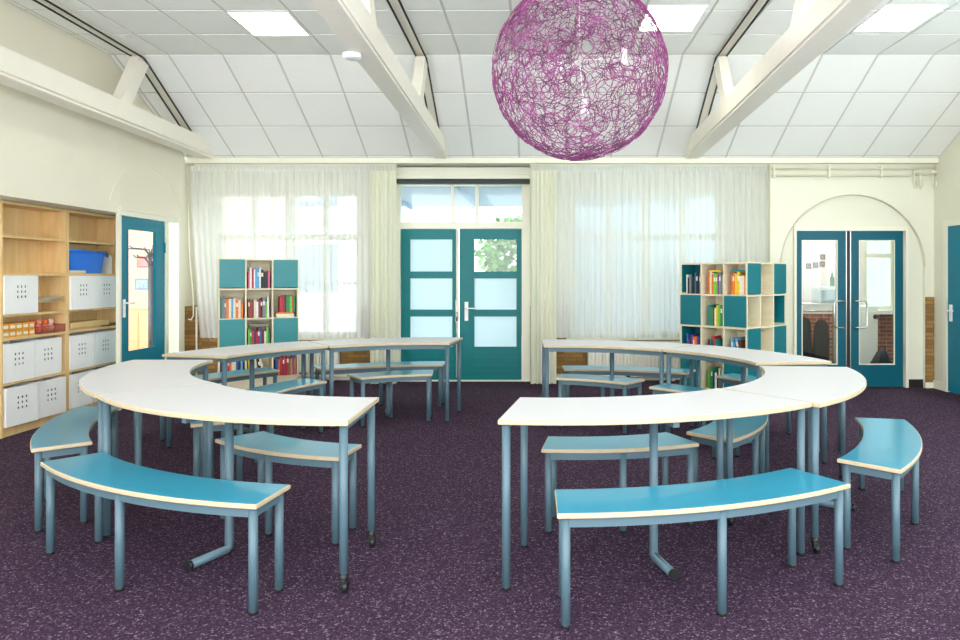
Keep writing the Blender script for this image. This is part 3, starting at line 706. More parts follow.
# ------------------------------------------------------------------ books
BC = {'red': (190, 44, 46), 'crimson': (170, 30, 60), 'pink': (226, 96, 130), 'orange': (232, 120, 40), 'yellow': (232, 190, 50), 'cream': (232, 224, 196),
      'white': (236, 236, 232), 'lime green': (120, 190, 60), 'green': (40, 140, 80), 'teal': (30, 130, 130), 'light blue': (90, 170, 210),
      'blue': (40, 90, 170), 'navy': (34, 46, 90), 'black': (34, 32, 36), 'brown': (120, 72, 46), 'purple': (120, 60, 130), 'grey': (130, 134, 134), 'maroon': (100, 30, 44)}
ORD = ['first', 'second', 'third', 'fourth', 'fifth', 'sixth', 'seventh', 'eighth', 'ninth', 'tenth', 'eleventh', 'twelfth', 'thirteenth', 'fourteenth']
def bmat(c): return mat('book_'+c.replace(' ', '_'), BC[c], .5, .12, 25)
def book(T, w, h, d, col, label, grp, lean=0.0):
    """T: world matrix, local x along the shelf, y inward, z up; origin at front-left-bottom of the spine"""
    m = MB(); c = .0022
    m.box((0, 0, 0), (c, d, h), 0).box((w-c, 0, 0), (w, d, h), 0).box((0, 0, 0), (w, c*1.2, h), 0).box((c, c, .004), (w-c, d-.004, h-.004), 1)
    if h > .21 and w > .019: m.box((w*.12, -.0005, h*.62), (w*.88, 0, h*.82), 1)
    o = m.build('book', [bmat(col), M['paper']]); 
    if lean: T = T @ Matrix.Rotation(lean, 4, 'Y')
    o.matrix_world = T; o.location = T.to_translation(); o.rotation_euler = T.to_euler()
    tag(o, label, 'book', grp); return o
def fill(T, W, Hc, pal, where, case, seed, fillto=.95, lean_at=None, hmax=.25):
    rnd = random.Random(seed); x = .006; i = 0; grp = 'books in the '+case; end = W*fillto
    while i < 14:
        w = rnd.uniform(.013, .027); h = rnd.uniform(.18, min(hmax, Hc-.03)); d = rnd.uniform(.15, .2)
        ln = 0
        if lean_at is not None and i >= lean_at: ln = .22
        adv = w+.003 if not ln else w/math.cos(ln)+.002
        if x+adv+(h*math.sin(abs(ln)) if ln else 0) > end: break
        col = pal[i % len(pal)] if rnd.random() < .75 else rnd.choice(pal)
        lab = '%s book, %s in the %s, %s' % (col, ORD[i], where, case)
        if ln:
            # leaning to the left, against the previous book
            T2 = T @ Matrix.Translation((x+h*math.sin(ln)*0+.0, .012, 0)) 
            if i == lean_at: x += h*math.sin(ln)+.004; T2 = T @ Matrix.Translation((x, .012, 0))
            book(T2, w, h, d, col, lab.replace(' book', ' leaning book', 1), grp, -ln)
        else:
            book(T @ Matrix.Translation((x, .012+rnd.uniform(0, .01), 0)), w, h, d, col, lab, grp)
        x += adv; i += 1
def lying(T, x0, w, z, h, d, col, label, grp):
    m = MB().box((0, 0, 0), (w, d, .002), 0).box((0, 0, h-.002), (w, d, h), 0).box((0, 0, 0), (w, .003, h), 0).box((.003, .003, .002), (w-.003, d-.003, h-.002), 1)
    o = m.build('book', [bmat(col), M['paper']]); T2 = T @ Matrix.Translation((x0, .015, z)); o.location = T2.to_translation(); o.rotation_euler = T2.to_euler()
    tag(o, label, 'book', grp)

# ---- left bookcase (4 rows x 3 columns)
def bookcase():
    th = R(26); W = .878; Lx, Ly = X_(218.2, 8.0), 8.0; y = 0; x0, x1 = 0, W; zt = Z_(258.2, 8.0); ph = .19; rh = (zt-ph-.02)/4; D = .31; cw = W/3; t = .018
    r = thing('bookcase', 'pale wood bookcase with teal doors standing before the left sheer curtain', 'bookcase', (Lx, Ly, 0), th)
    r['_local'] = 1
    m = MB()
    m.box((x0, y+.02, .0), (x1, y+D-.02, ph-.0), 0)       # plinth
    for k in range(4): m.box((x0+cw*k-(t/2 if 0 < k < 3 else 0)-(t if k == 3 else 0), y, ph), (x0+cw*k+(t/2 if 0 < k < 3 else 0)+(t if k == 0 else 0), y+D, zt), 0)
    for k in range(5): m.box((x0, y+.001, ph+rh*k), (x1, y+D-.001, ph+rh*k+t), 0)
    m.box((x0, y+D-.008, ph), (x1, y+D, zt), 0)
    m.build('carcass', M['pale'], r)
    doors = [(0, 0), (0, 2), (2, 0), (2, 2)]
    for (row, col) in doors:
        za = zt-rh*(row+1)-.0; a = x0+cw*col+.012; b = x0+cw*(col+1)-.008
        MB().box((a, y-.004, za+.008), (b, y+.012, za+rh-.012), 0, .002).build('door', M['teal_case'], r)
    case = 'left bookcase'
    del r['_local']; Rw = world(r)
    def T(row, col): return Rw @ Matrix.Translation((x0+cw*col+.02, y+.0, zt-.02-rh*(row+1)+t+.003))
    iw = cw-.038; ih = rh-t
    rows = ['top row', 'second row', 'third row', 'bottom row']; cols = ['left cell', 'middle cell', 'right cell']
    pals = {(0, 1): ['pink', 'pink', 'crimson', 'white', 'teal', 'light blue', 'white', 'cream', 'black', 'blue'],
            (1, 0): ['teal', 'grey', 'cream', 'orange', 'navy', 'light blue', 'cream', 'black', 'white', 'orange', 'cream', 'teal'],
            (1, 1): ['brown', 'red', 'lime green', 'cream', 'purple', 'crimson', 'black', 'grey', 'lime green', 'white'],
            (2, 1): ['lime green', 'green', 'maroon', 'red', 'crimson', 'pink', 'blue', 'navy', 'cream'],
            (3, 0): ['blue', 'navy', 'light blue', 'red', 'orange', 'cream', 'black'],
            (3, 1): ['yellow', 'black', 'cream', 'brown', 'maroon', 'cream', 'yellow', 'yellow'],
            (3, 2): ['navy', 'blue', 'orange', 'red', 'crimson', 'light blue', 'red', 'green']}
    for (a, b), p in pals.items(): fill(T(a, b), iw, ih, p, rows[a]+' '+cols[b], case, a*7+b*3+1, fillto=.97, lean_at=4 if (a, b) == (3, 1) else None, hmax=.245)
    t13 = T(1, 2)
    lying(t13, .02, iw-.05, 0, .038, .2, 'cream', 'thick cream book lying flat, right cell of second row, left bookcase', 'books in the left bookcase')
    lying(t13, .025, iw-.07, .0385, .018, .19, 'orange', 'orange book lying on the thick cream one, left bookcase', 'books in the left bookcase')
    fill(t13 @ Matrix.Translation((.055, 0, .0575)), iw-.06, ih-.06, ['red', 'crimson', 'maroon', 'green', 'green', 'lime green'], 'right cell of second row, above flat books', case, 77, hmax=.2)
    t31 = T(2, 1); lying(t31, .03, iw-.07, .252, .02, .18, 'grey', 'grey book lying across other books, third row, left bookcase', 'books in the left bookcase')
bookcase()

# ---- right tower, turned ~47 degrees
def tower():
    kk = 7.35/8.1; a_, b_ = .638*kk, .679*kk; s = math.hypot(a_, b_); th = -math.atan2(b_, a_)
    XC, YC_ = 2.431*kk, 7.35; Lx, Ly = XC-a_, YC_+b_; zt = 1.39+14.3*7.35/F; ph = .12*kk+.02; rh = (zt-ph-.018)/4; c = s/3; t = .018
    r = thing('book_tower', 'square pale wood book tower with teal doors standing turned beside the right curtain', 'bookcase', (Lx, Ly, 0), th)
    r['_local'] = 1
    m = MB(); m.box((.03, .03, 0), (s-.03, s-.03, ph))
    for k in range(5): m.box((0, 0, ph+rh*k), (s, s, ph+rh*k+t))
    for k in range(3):
        u = max(c*k-t/2, 0); m.box((u, 0.0005, ph), (u+t, c, zt-.001))
        u = min(c*(k+1)-t/2, s-t); m.box((s-c, u, ph), (s-.0005, u+t, zt-.001))
    m.box((s-t, .0005, ph), (s-.0005, t, zt-.001))
    m.box((0, c-.004, ph), (s-c, c+.004, zt-.001)); m.box((s-c-.004, c, ph), (s-c+.004, s, zt-.001))
    m.box((0, c, ph), (.01, s, zt-.001)); m.box((0, s-.01, ph), (s-c, s, zt-.001))
    m.build('carcass', M['pale'], r)
    def dfront(row, col):
        za = zt-rh*(row+1); MB().box((c*col+.01, -.008, za+.006), (c*(col+1)-.006, .008, za+rh-.012), 0, .002).build('door', MATS['teal_tower'], r)
    def dside(row, col):
        za = zt-rh*(row+1); MB().box((s-.008, c*col+.01, za+.006), (s+.008, c*(col+1)-.006, za+rh-.012), 0, .002).build('door', MATS['teal_tower'], r)
    mat('teal_tower', (10, 112, 122), .4, .03, 3)
    for q in ((1, 0), (1, 2), (3, 0), (3, 2)): dfront(*q)
    for q in ((0, 0), (0, 2), (2, 0), (2, 2), (3, 0)): dside(*q)
    # teal lined cells
    def liner(u0, u1, v0, v1, row):
        za = zt-rh*(row+1)+t; m = MB(); m.box((u0, v0, za), (u0+.004, v1, za+rh-t-.001)).box((u1-.004, v0, za), (u1, v1, za+rh-t-.001)).box((u0, v1-.004, za), (u1, v1, za+rh-t-.001)) 
        m.build('liner', MATS['teal_tower'], r)
    liner(t, c-t/2, .01, c-.006, 0); liner(t, c-t/2, .01, c-.006, 2)
    za = zt-rh*2+t
    MB().box((s-c+.006, 2*c+t/2, za), (s-c+.010, s-t, za+rh-t-.001)).box((s-c+.01, 2*c+t/2, za), (s-.01, 2*c+t/2+.004, za+rh-t-.001)).box((s-c+.01, s-t-.004, za), (s-.01, s-t, za+rh-t-.001)).build('liner', MATS['teal_tower'], r)
    del r['_local']
    Rw = world(r); case = 'angled book tower'
    def T(row, col): return Rw @ Matrix.Translation((c*col+.016, .01, zt-.018-rh*(row+1)+t+.0035))
    rows = ['top row', 'second row', 'third row', 'bottom row']; cols = ['left cell', 'middle cell', 'right cell']
    pals = {(0, 0): ['white', 'black', 'grey', 'navy', 'black', 'teal'], (0, 1): ['orange', 'cream', 'pink', 'lime green', 'grey', 'purple', 'grey'],
            (0, 2): ['red', 'orange', 'yellow', 'yellow', 'cream', 'orange', 'orange'], (1, 1): ['teal', 'green', 'brown', 'cream', 'yellow', 'lime green'],
            (2, 0): ['blue', 'purple', 'navy', 'green', 'brown', 'orange'], (2, 1): ['maroon', 'red', 'green', 'teal', 'red', 'maroon'],
            (2, 2): ['green', 'teal', 'light blue', 'brown', 'grey', 'navy'], (3, 1): ['green', 'white', 'green', 'navy', 'lime green', 'black', 'cream']}
    for (a, b), p in pals.items():
        T0 = T(a, b) @ Matrix.Translation((.055 if b and a != 3 else .045, 0, 0))
        fill(T0, c-.03-(.055 if b and a != 3 else .045), rh-t, p, rows[a]+' '+cols[b], case, a*11+b*5+3, fillto=1.0, lean_at=2 if a == 2 and b else None, hmax=.24)
    lying(T(0, 1), .07, c-.13, .232+.012, .018, .15, 'yellow', 'yellow book lying across other books, top row of the book tower', 'books in the angled book tower')
    lying(T(0, 2), .06, c-.11, .232+.012, .02, .15, 'teal', 'dark teal book lying across other books, top row of the book tower', 'books in the angled book tower')
tower()

# ------------------------------------------------------------------ left storage shelves
XF = -4.585; XBk = XL+.018
ZS = [.085, .467, .855, 1.06, 1.418, 1.748, 2.04]
def shelf_unit(y0, y1, label):
    r = thing('shelf_unit', label, 'shelf unit', ((XF+XBk)/2, (y0+y1)/2, 0), 0, 'open maple shelf units'); m = MB(); t = .022
    m.box((XBk, y0, 0), (XF, y0+t, 2.04+.0)).box((XBk, y1-t, 0), (XF, y1, 2.04)).box((XBk, y0, 0), (XBk+.008, y1, 2.04))
    m.box((XBk, y0+t, 2.04-t), (XF, y1-t, 2.04)); m.box((XF-.03, y0+t, 0), (XF-.01, y1-t, .07))
    m.build('carcass', M['shelf'], r)
    for z in ZS[:-1]: MB().box((XBk+.008, y0+t, z-t), (XF-.002, y1-t, z)).build('shelf_board', M['shelf'], r)
    return r
YA = (5.97, 6.812); YBu = (6.816, 7.665)
shelf_unit(*YA, 'maple shelf unit at the left edge, with empty top shelves')
shelf_unit(*YBu, 'maple shelf unit beside the turquoise door, holding the blue tub')
def wbox(y0, z0, label, w=.385, h=.335, xo=0, rz=0):
    r = thing('storage_box', label, 'storage box', (XF+xo, y0+w/2, z0+.0015), rz, 'white storage boxes with nine holes')
    r['_local'] = 1
    d = XF-XBk-.02; m = MB(); t = .006; hw = w/2
    # front with nine round-cornered holes: build as grid with openings
    hs = [(-.045+.045*i, h*.58-.046+.045*j) for i in range(3) for j in range(3)]; e = .011
    ys = sorted({-hw, hw, *[q[0]-e for q in hs], *[q[0]+e for q in hs]}); zs = sorted({0, h, *[q[1]-e for q in hs], *[q[1]+e for q in hs]})
    for i in range(len(ys)-1):
        for j in range(len(zs)-1):
            cy, cz = (ys[i]+ys[i+1])/2, (zs[j]+zs[j+1])/2
            if any(abs(cy-q[0]) < e and abs(cz-q[1]) < e for q in hs): continue
            m.box((-t, ys[i], zs[j]), (0, ys[i+1], zs[j+1]))
    m.box((-d, -hw, 0), (-t, -hw+t, h)).box((-d, hw-t, 0), (-t, hw, h)).box((-d, -hw, 0), (-t, hw, t)).box((-d, -hw, 0), (-d+t, hw, h))
    m.box((-t*1.6, -hw, h-.012), (.004, hw, h), 0, .002)
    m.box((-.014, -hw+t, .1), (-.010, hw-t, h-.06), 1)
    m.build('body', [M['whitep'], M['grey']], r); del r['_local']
    return r
G = .026
a = YA[0]+G; b = YBu[0]+G
wbox(a+.0, ZS[3], 'white box alone on the shelf beside loose papers, left unit', w=.40, h=.333, xo=.012)
wbox(b, ZS[3], 'left of two white boxes directly below the blue tub', xo=.02, w=.378, h=.333); wbox(b+.395, ZS[3], 'right of two white boxes directly below the blue tub', xo=.01, w=.378, h=.333)
wbox(a, ZS[1], 'left white box below the orange boxes, upper of the two box rows, left unit', w=.362, xo=.005); wbox(a+.375, ZS[1], 'right white box below the pink tray, upper of the two box rows, left unit', w=.36)
wbox(b, ZS[1], 'left white box under the flat cardboard, unit beside the door', w=.362, xo=.01); wbox(b+.40, ZS[1], 'right white box under the flat cardboard, nearest the door', w=.362, rz=R(1.5))
wbox(a+.01, ZS[0], 'left white box on the bottom shelf of the left unit', w=.352, xo=.03, rz=R(-4)); wbox(a+.385, ZS[0], 'right white box on the bottom shelf of the left unit', w=.36, xo=.025, rz=R(-3))
wbox(b, ZS[0], 'left white box on the bottom shelf of the unit beside the door', w=.362, xo=.005); wbox(b+.40, ZS[0], 'right white box on the bottom shelf, behind the table edge', w=.362)
# blue tub
def tub():
    y0, y1 = YBu[0]+.03, YBu[0]+.60; z = ZS[4]+.001; x0, x1 = XBk+.03, XF+.0
    r = thing('tub', 'bright blue plastic tub on the second shelf beside the door', 'tub', ((x0+x1)/2, (y0+y1)/2, z)); m = MB()
    cx, cy = (x0+x1)/2, (y0+y1)/2; hx, hy = (x1-x0)/2, (y1-y0)/2; t = .005; h = .225
    def ring(k, zz, off=0): return [(cx+sx*(hx*k+off), cy+sy*(hy*k+off), zz) for sx, sy in ((-1,-1),(1,-1),(1,1),(-1,1))]
    v = ring(.84, z)+ring(.97, z+h)+ring(.97, z+h, -t)+ring(.84, z+t, -t)
    m.add(v, [(0,3,2,1)]+[(L*4+i, L*4+(i+1) % 4, (L+1)*4+(i+1) % 4, (L+1)*4+i) for L in range(3) for i in range(4)]+[(12,13,14,15)])
    m.build('body', M['bluep'], r)
    m = MB(); p = ring(.97, z+h, .012); m.tube(p, .010, 0, 8, closed=True); m.build('rim', M['bluep'], r)
    m = MB().tube([(x1+.005, y1-.06, z+h-.01), (x1+.02, y1-.0, z+h-.05), (x1+.0, y1+.03, z+h-.02)], .008, 0, 8); m.build('handle', M['bluep'], r)
tub()
def prop(name, label, cat, build, mats, grp=None): return tag(build.build(name, mats), label, cat, grp)
wd = M['birch']
prop('wooden_box', 'small flat wooden box in front of the blue tub', 'box', MB().box((XF-.10, YBu[0]+.03, ZS[4]+.001), (XF+.004, YBu[0]+.27, ZS[4]+.03), 0, .003), wd)
prop('folder', 'white folder upright right of the blue tub', 'folder', MB().box((XBk+.02, YBu[0]+.72, ZS[4]+.001), (XF-.03, YBu[0]+.74, ZS[4]+.2)).box((XBk+.02, YBu[0]+.745, ZS[4]+.001), (XF-.03, YBu[0]+.76, ZS[4]+.18)), M['paper'])
# orange boxes on shelf 3 (z ZS[2])
om = mat('orange_card', (236, 158, 40), .6, .06, 20); om2 = mat('ochre_card', (214, 168, 70), .6, .06, 20)
k = 0
for row in range(2):
    for i in range(5):
        y = YA[0]+.03+i*.078
        prop('card_box', '%s small orange card box of the %s layer, counting from the left, left shelf unit' % (ORD[i], 'upper' if row else 'lower'), 'box',
             MB().box((XF-.17, y, ZS[2]+.001+row*.062), (XF-.01-.004*((i+row) % 2), y+.074, ZS[2]+.06+row*.062), 0, .003).box((XF-.0095, y+.01, ZS[2]+.018+row*.062), (XF-.0085, y+.064, ZS[2]+.042+row*.062), 1), [om if (i+row) % 3 else om2, M['paper']], 'small orange card boxes'); k += 1
# pink tray with plush toys
def tray():
    y0, y1 = YA[0]+.44, YA[1]-.03; z = ZS[2]+.001
    r = thing('tray', 'clear pinkish plastic tray on the shelf right of the orange boxes', 'tray', (XF-.1, (y0+y1)/2, z)); m = MB()
    gm = glass('pink_plastic', (250, 226, 220), .2, .06); t = .004; x0 = XF-.2; x1 = XF+.0; h = .07
    m.box((x0, y0, z), (x1, y1, z+t)).box((x0, y0, z), (x0+t, y1, z+h)).box((x1-t, y0, z), (x1, y1, z+h)).box((x0, y0, z), (x1, y0+t, z+h)).box((x0, y1-t, z), (x1, y1, z+h))
    m.build('body', gm, r); MB().tube([(x0, y0, z+h), (x1, y0, z+h), (x1, y1, z+h), (x0, y1, z+h)], .005, 0, 8, closed=True).build('rim', gm, r)
    cs = [((232, 92, 60), 'red-orange'), ((240, 150, 120), 'salmon'), ((236, 120, 60), 'orange'), ((240, 200, 190), 'pale pink')]
    for i in range(4):
        yy = y0+.05+i*.082; rr = .040; mm = mat('plush_%d' % i, cs[i][0], .9, .1, 40)
        xx = x0+.1; zz = z+t+rr+.001
        b = MB(); b.lathe([(0.001, -rr), (rr*.7, -rr*.7), (rr, 0), (rr*.72, rr*.7), (.001, rr)], (xx, yy, zz), 0, 14)
        b.lathe([(0.001, -.02), (.02, -.012), (.026, .004), (.018, .022), (.001, .028)], (xx+.012, yy, zz+rr+.012), 0, 12)
        for s in (-1, 1): b.lathe([(0.001, -.006), (.009, 0), (.001, .012)], (xx+.012, yy+s*.02, zz+rr+.036), 0, 8)
        tag(b.build('soft_toy', mm), '%s soft toy in the clear tray, %s from the left' % (cs[i][1], ORD[i]), 'soft toy', 'soft toys in the tray')
tray()
# papers & loose boards
sh = MB().box((XBk+.02, YA[0]+.45, ZS[3]+.085), (XF-.01, YA[1]-.023, ZS[3]+.093))
prop('insert_shelf', 'thin half-width board right of the white box in the left unit', 'board', sh.box((XBk+.02, YA[0]+.445, ZS[3]+.0005), (XF-.01, YA[0]+.452, ZS[3]+.093)), M['shelf'])
for i in range(3):
    o = prop('paper_sheet', '%s of the curled paper sheets on the thin board of the left unit' % ['lowest', 'middle', 'topmost'][i], 'paper', MB().add([(XF-.2, YA[0]+.46+.02*i, ZS[3]+.0945+.004*i), (XF+.012, YA[0]+.46+.02*i, ZS[3]+.0945+.004*i), (XF+.012, YA[1]-.06, ZS[3]+.11+.018*i), (XF-.2, YA[1]-.06, ZS[3]+.1+.012*i), (XF-.2, YA[0]+.46+.02*i, ZS[3]+.096+.004*i), (XF+.012, YA[0]+.46+.02*i, ZS[3]+.096+.004*i), (XF+.012, YA[1]-.06, ZS[3]+.1115+.018*i), (XF-.2, YA[1]-.06, ZS[3]+.1015+.012*i)], [(0,1,2,3),(7,6,5,4),(0,4,5,1),(1,5,6,2),(2,6,7,3),(3,7,4,0)]), M['paper'], 'loose papers in the left unit')
cb = mat('cardboard', (222, 190, 130), .8, .05, 10)
prop('cardboard_sheet', 'lower flat cardboard sheet on the shelf beside the door', 'cardboard', MB().box((XF-.22, YBu[0]+.03, ZS[2]+.001), (XF-.0, YBu[0]+.52, ZS[2]+.018)), mat('cardboard_b', (200, 160, 110), .8, .05, 10))
prop('flat_box', 'long pale cardboard box lying on the shelf beside the door', 'box', MB().box((XF-.2, YBu[0]+.05, ZS[2]+.019), (XF+.004, YBu[0]+.66, ZS[2]+.075), 0, .004), cb)
prop('green_folder', 'dark folder lying right of the cardboard on the shelf beside the door', 'folder', MB().box((XF-.2, YBu[0]+.69, ZS[2]+.001), (XF-.01, YBu[1]-.03, ZS[2]+.03)), mat('olive', (92, 92, 60), .6, .05))

# ------------------------------------------------------------------ purple ball lamp
def ball():
    y = 4.4; cx = X_(579.5, y); cz = Z_(72.3, y); rr = 89*y/F*.985
    r = thing('pendant_lamp', 'large round purple string pendant lamp hanging over the tables', 'pendant lamp', (cx, y, cz))
    rnd = random.Random(5); m = MB(); NS = 430; step = .013
    vs = []; fs = []
    for s in range(NS):
        zz_ = 1-2*(s+.5)/NS; ph_ = s*2.39996; d = Vector((math.cos(ph_)*math.sqrt(1-zz_*zz_), math.sin(ph_)*math.sqrt(1-zz_*zz_), zz_)); t = d.orthogonal().normalized()
        t = Matrix.Rotation(rnd.uniform(0, 6.28), 3, d) @ t; curv = rnd.uniform(-22, 22); rad = rr-rnd.uniform(0, .016); n = rnd.randint(50, 80); pr = None
        for k in range(n):
            if k % rnd.randint(4, 9) == 0: curv = rnd.choice((-1, 1))*rnd.uniform(5, 34)
            p = d*rad; b = d.cross(t).normalized(); w = .0021
            base = len(vs)
            vs += [tuple(Vector((cx, y, cz))+p+d*w), tuple(Vector((cx, y, cz))+p-d*w*.5+b*w), tuple(Vector((cx, y, cz))+p-d*w*.5-b*w)]
            if pr is not None:
                for q in range(3): fs.append((pr+q, pr+(q+1) % 3, base+(q+1) % 3, base+q))
            pr = base
            ang = step/rad; ax_ = d.cross(t).normalized(); rot = Matrix.Rotation(ang, 3, ax_)
            d = (rot @ d).normalized(); t = (rot @ t).normalized(); t = (Matrix.Rotation(curv*step, 3, d) @ t).normalized()
    me = bpy.data.meshes.new('shade'); me.from_pydata([tuple(Vector(v)-r.location) for v in vs], [], fs); me.materials.append(mat('magenta_string', (134, 56, 112), .5, .6, 14))
    o = bpy.data.objects.new('shade', me); C.objects.link(o); o.parent = r
    MB().cyl((cx, y, cz+.05), (cx, y, ZK-.03), .003, 0, 8).build('cord', M['whitep'], r)
    MB().lathe([(0, -.05), (.03, -.045), (.06, -.01), (.06, 0), (0, 0)], (cx, y, ZK-.004)).build('ceiling_rose', M['whitep'], r)
    for (dx, dy, dz) in ((-.13, -.1, -.04), (.27, -.1, .05), (.02, -.15, -.28)):
        c = (cx+dx, y+dy, cz+dz)
        h = MB().tube([(cx, y, cz+.08), c], .004, 0, 8).build('lamp_arm', M['whitep'], r)
        MB().lathe([(.001, -.035), (.02, -.028), (.028, -.01), (.022, .02), (.018, .05), (.016, .07), (.001, .075)], c, 0, 14).build('bulb', M['whitep'], h)
    return r
ball()

# ------------------------------------------------------------------ room behind the left door
def hall():
    hw = mat('hall_wall', (240, 214, 196), .8, .02, 3); hf = wood('hall_floor', (226, 182, 140), (236, 198, 158), (1, 8, 1))
    struct(MB().box((-9.5, 7.72, -.1), (XD-.1, 14, -.001)).build('floor_hall', hf)); struct(MB().box((-9.5, 7.72, 2.9), (XD-.1, 14, 3.0)).build('ceiling_hall', M['tile']))
    struct(MB().box((-9.5, 12.6, 0), (-4.6, 12.7, 2.9)).build('wall_hall_back', hw)); struct(MB().box((-9.5, 7.72, 0), (-9.4, 12.6, 2.9)).build('wall_hall_left', hw)); struct(MB().box((-4.7, YW, 0), (-4.6, 12.6, 2.9)).build('wall_hall_right', hw))
    clight(-6.9, -6.3, 9.6, 10.2, 2.9, 'unseen ceiling light added to brighten the hall behind the turquoise door', 16, None)  # hall lamps are added out of view to light this space
    clight(-6.4, -5.8, 11.2, 11.8, 2.9, 'unseen ceiling light added to brighten the far end of the hall behind the turquoise door', 16, None)
    # coat stand
    y = 9.9; x = X_(150.5, y); r = thing('coat_stand', 'dark metal coat stand behind the glass of the turquoise door', 'coat stand', (x, y, 0))
    gm = mat('grey_metal', (78, 84, 96), .4, .03, 10, metal=.3)
    MB().cyl((x, y, .02), (x, y, 1.6), .032, 0, 12).build('pole', gm, r); MB().lathe([(0, 0), (.2, 0), (.2, .015), (.04, .03), (0, .03)], (x, y, 0)).build('base', gm, r)
    for a in range(6):
        an = a*PI/3+.2; dx, dy = math.cos(an), math.sin(an)
        for z, L in ((1.78, .34), (1.66, .22)):
            MB().tube([(x, y, z-.22), (x+dx*.03, y+dy*.03, z-.08), (x+dx*.08, y+dy*.08, z-.01), (x+dx*L*.9, y+dy*L*.9, z), (x+dx*L, y+dy*L, z+.03)], .011, 0, 8).build('hook', gm, r)
    # things on the far wall
    cols = [('pink', (232, 120, 130)), ('grey', (150, 150, 156)), ('brown', (150, 120, 100)), ('blue', (120, 150, 190)), ('white', (240, 240, 240)), ('red', (210, 70, 60))]
    sp = [(-7.22, 1.55), (-6.95, 1.75), (-6.7, 1.35), (-7.25, 1.15), (-6.85, 1.0), (-6.5, 1.6)]
    y = 12.5985
    names = ['nearest the door handle side', 'highest', 'in the middle', 'low on the left', 'lowest', 'rightmost']
    for (n, c), (x, z), w in zip(cols, sp, names):
        tag(MB().box((x, y-.012, z), (x+.24, y, z+.2)).box((x+.02, y-.014, z+.02), (x+.22, y-.012, z+.18), 1).build('poster', [mat('poster_'+n, c, .6, .2, 12), mat('poster_in_'+n, tuple(min(255, v+40) for v in c), .6, .25, 20)]), '%s poster on the hall wall seen through the turquoise door, %s' % (n, w), 'poster', 'posters on the hall wall')
    r = thing('cupboard', 'low pale wood cupboard in the hall behind the turquoise door', 'cupboard', (-6.9, 12.3, 0))
    MB().box((-7.7, 12.1, 0), (-6.1, 12.58, .8), 0, .005).build('body', mat('peach_wood', (232, 186, 146), .5, .04, 4), r)
    for i in range(4): MB().box((-7.68+i*.395, 12.085, .05), (-7.31+i*.395, 12.1, .77), 0, .003).build('door', mat('peach_wood2', (238, 196, 158), .5, .04, 4), r)
hall()
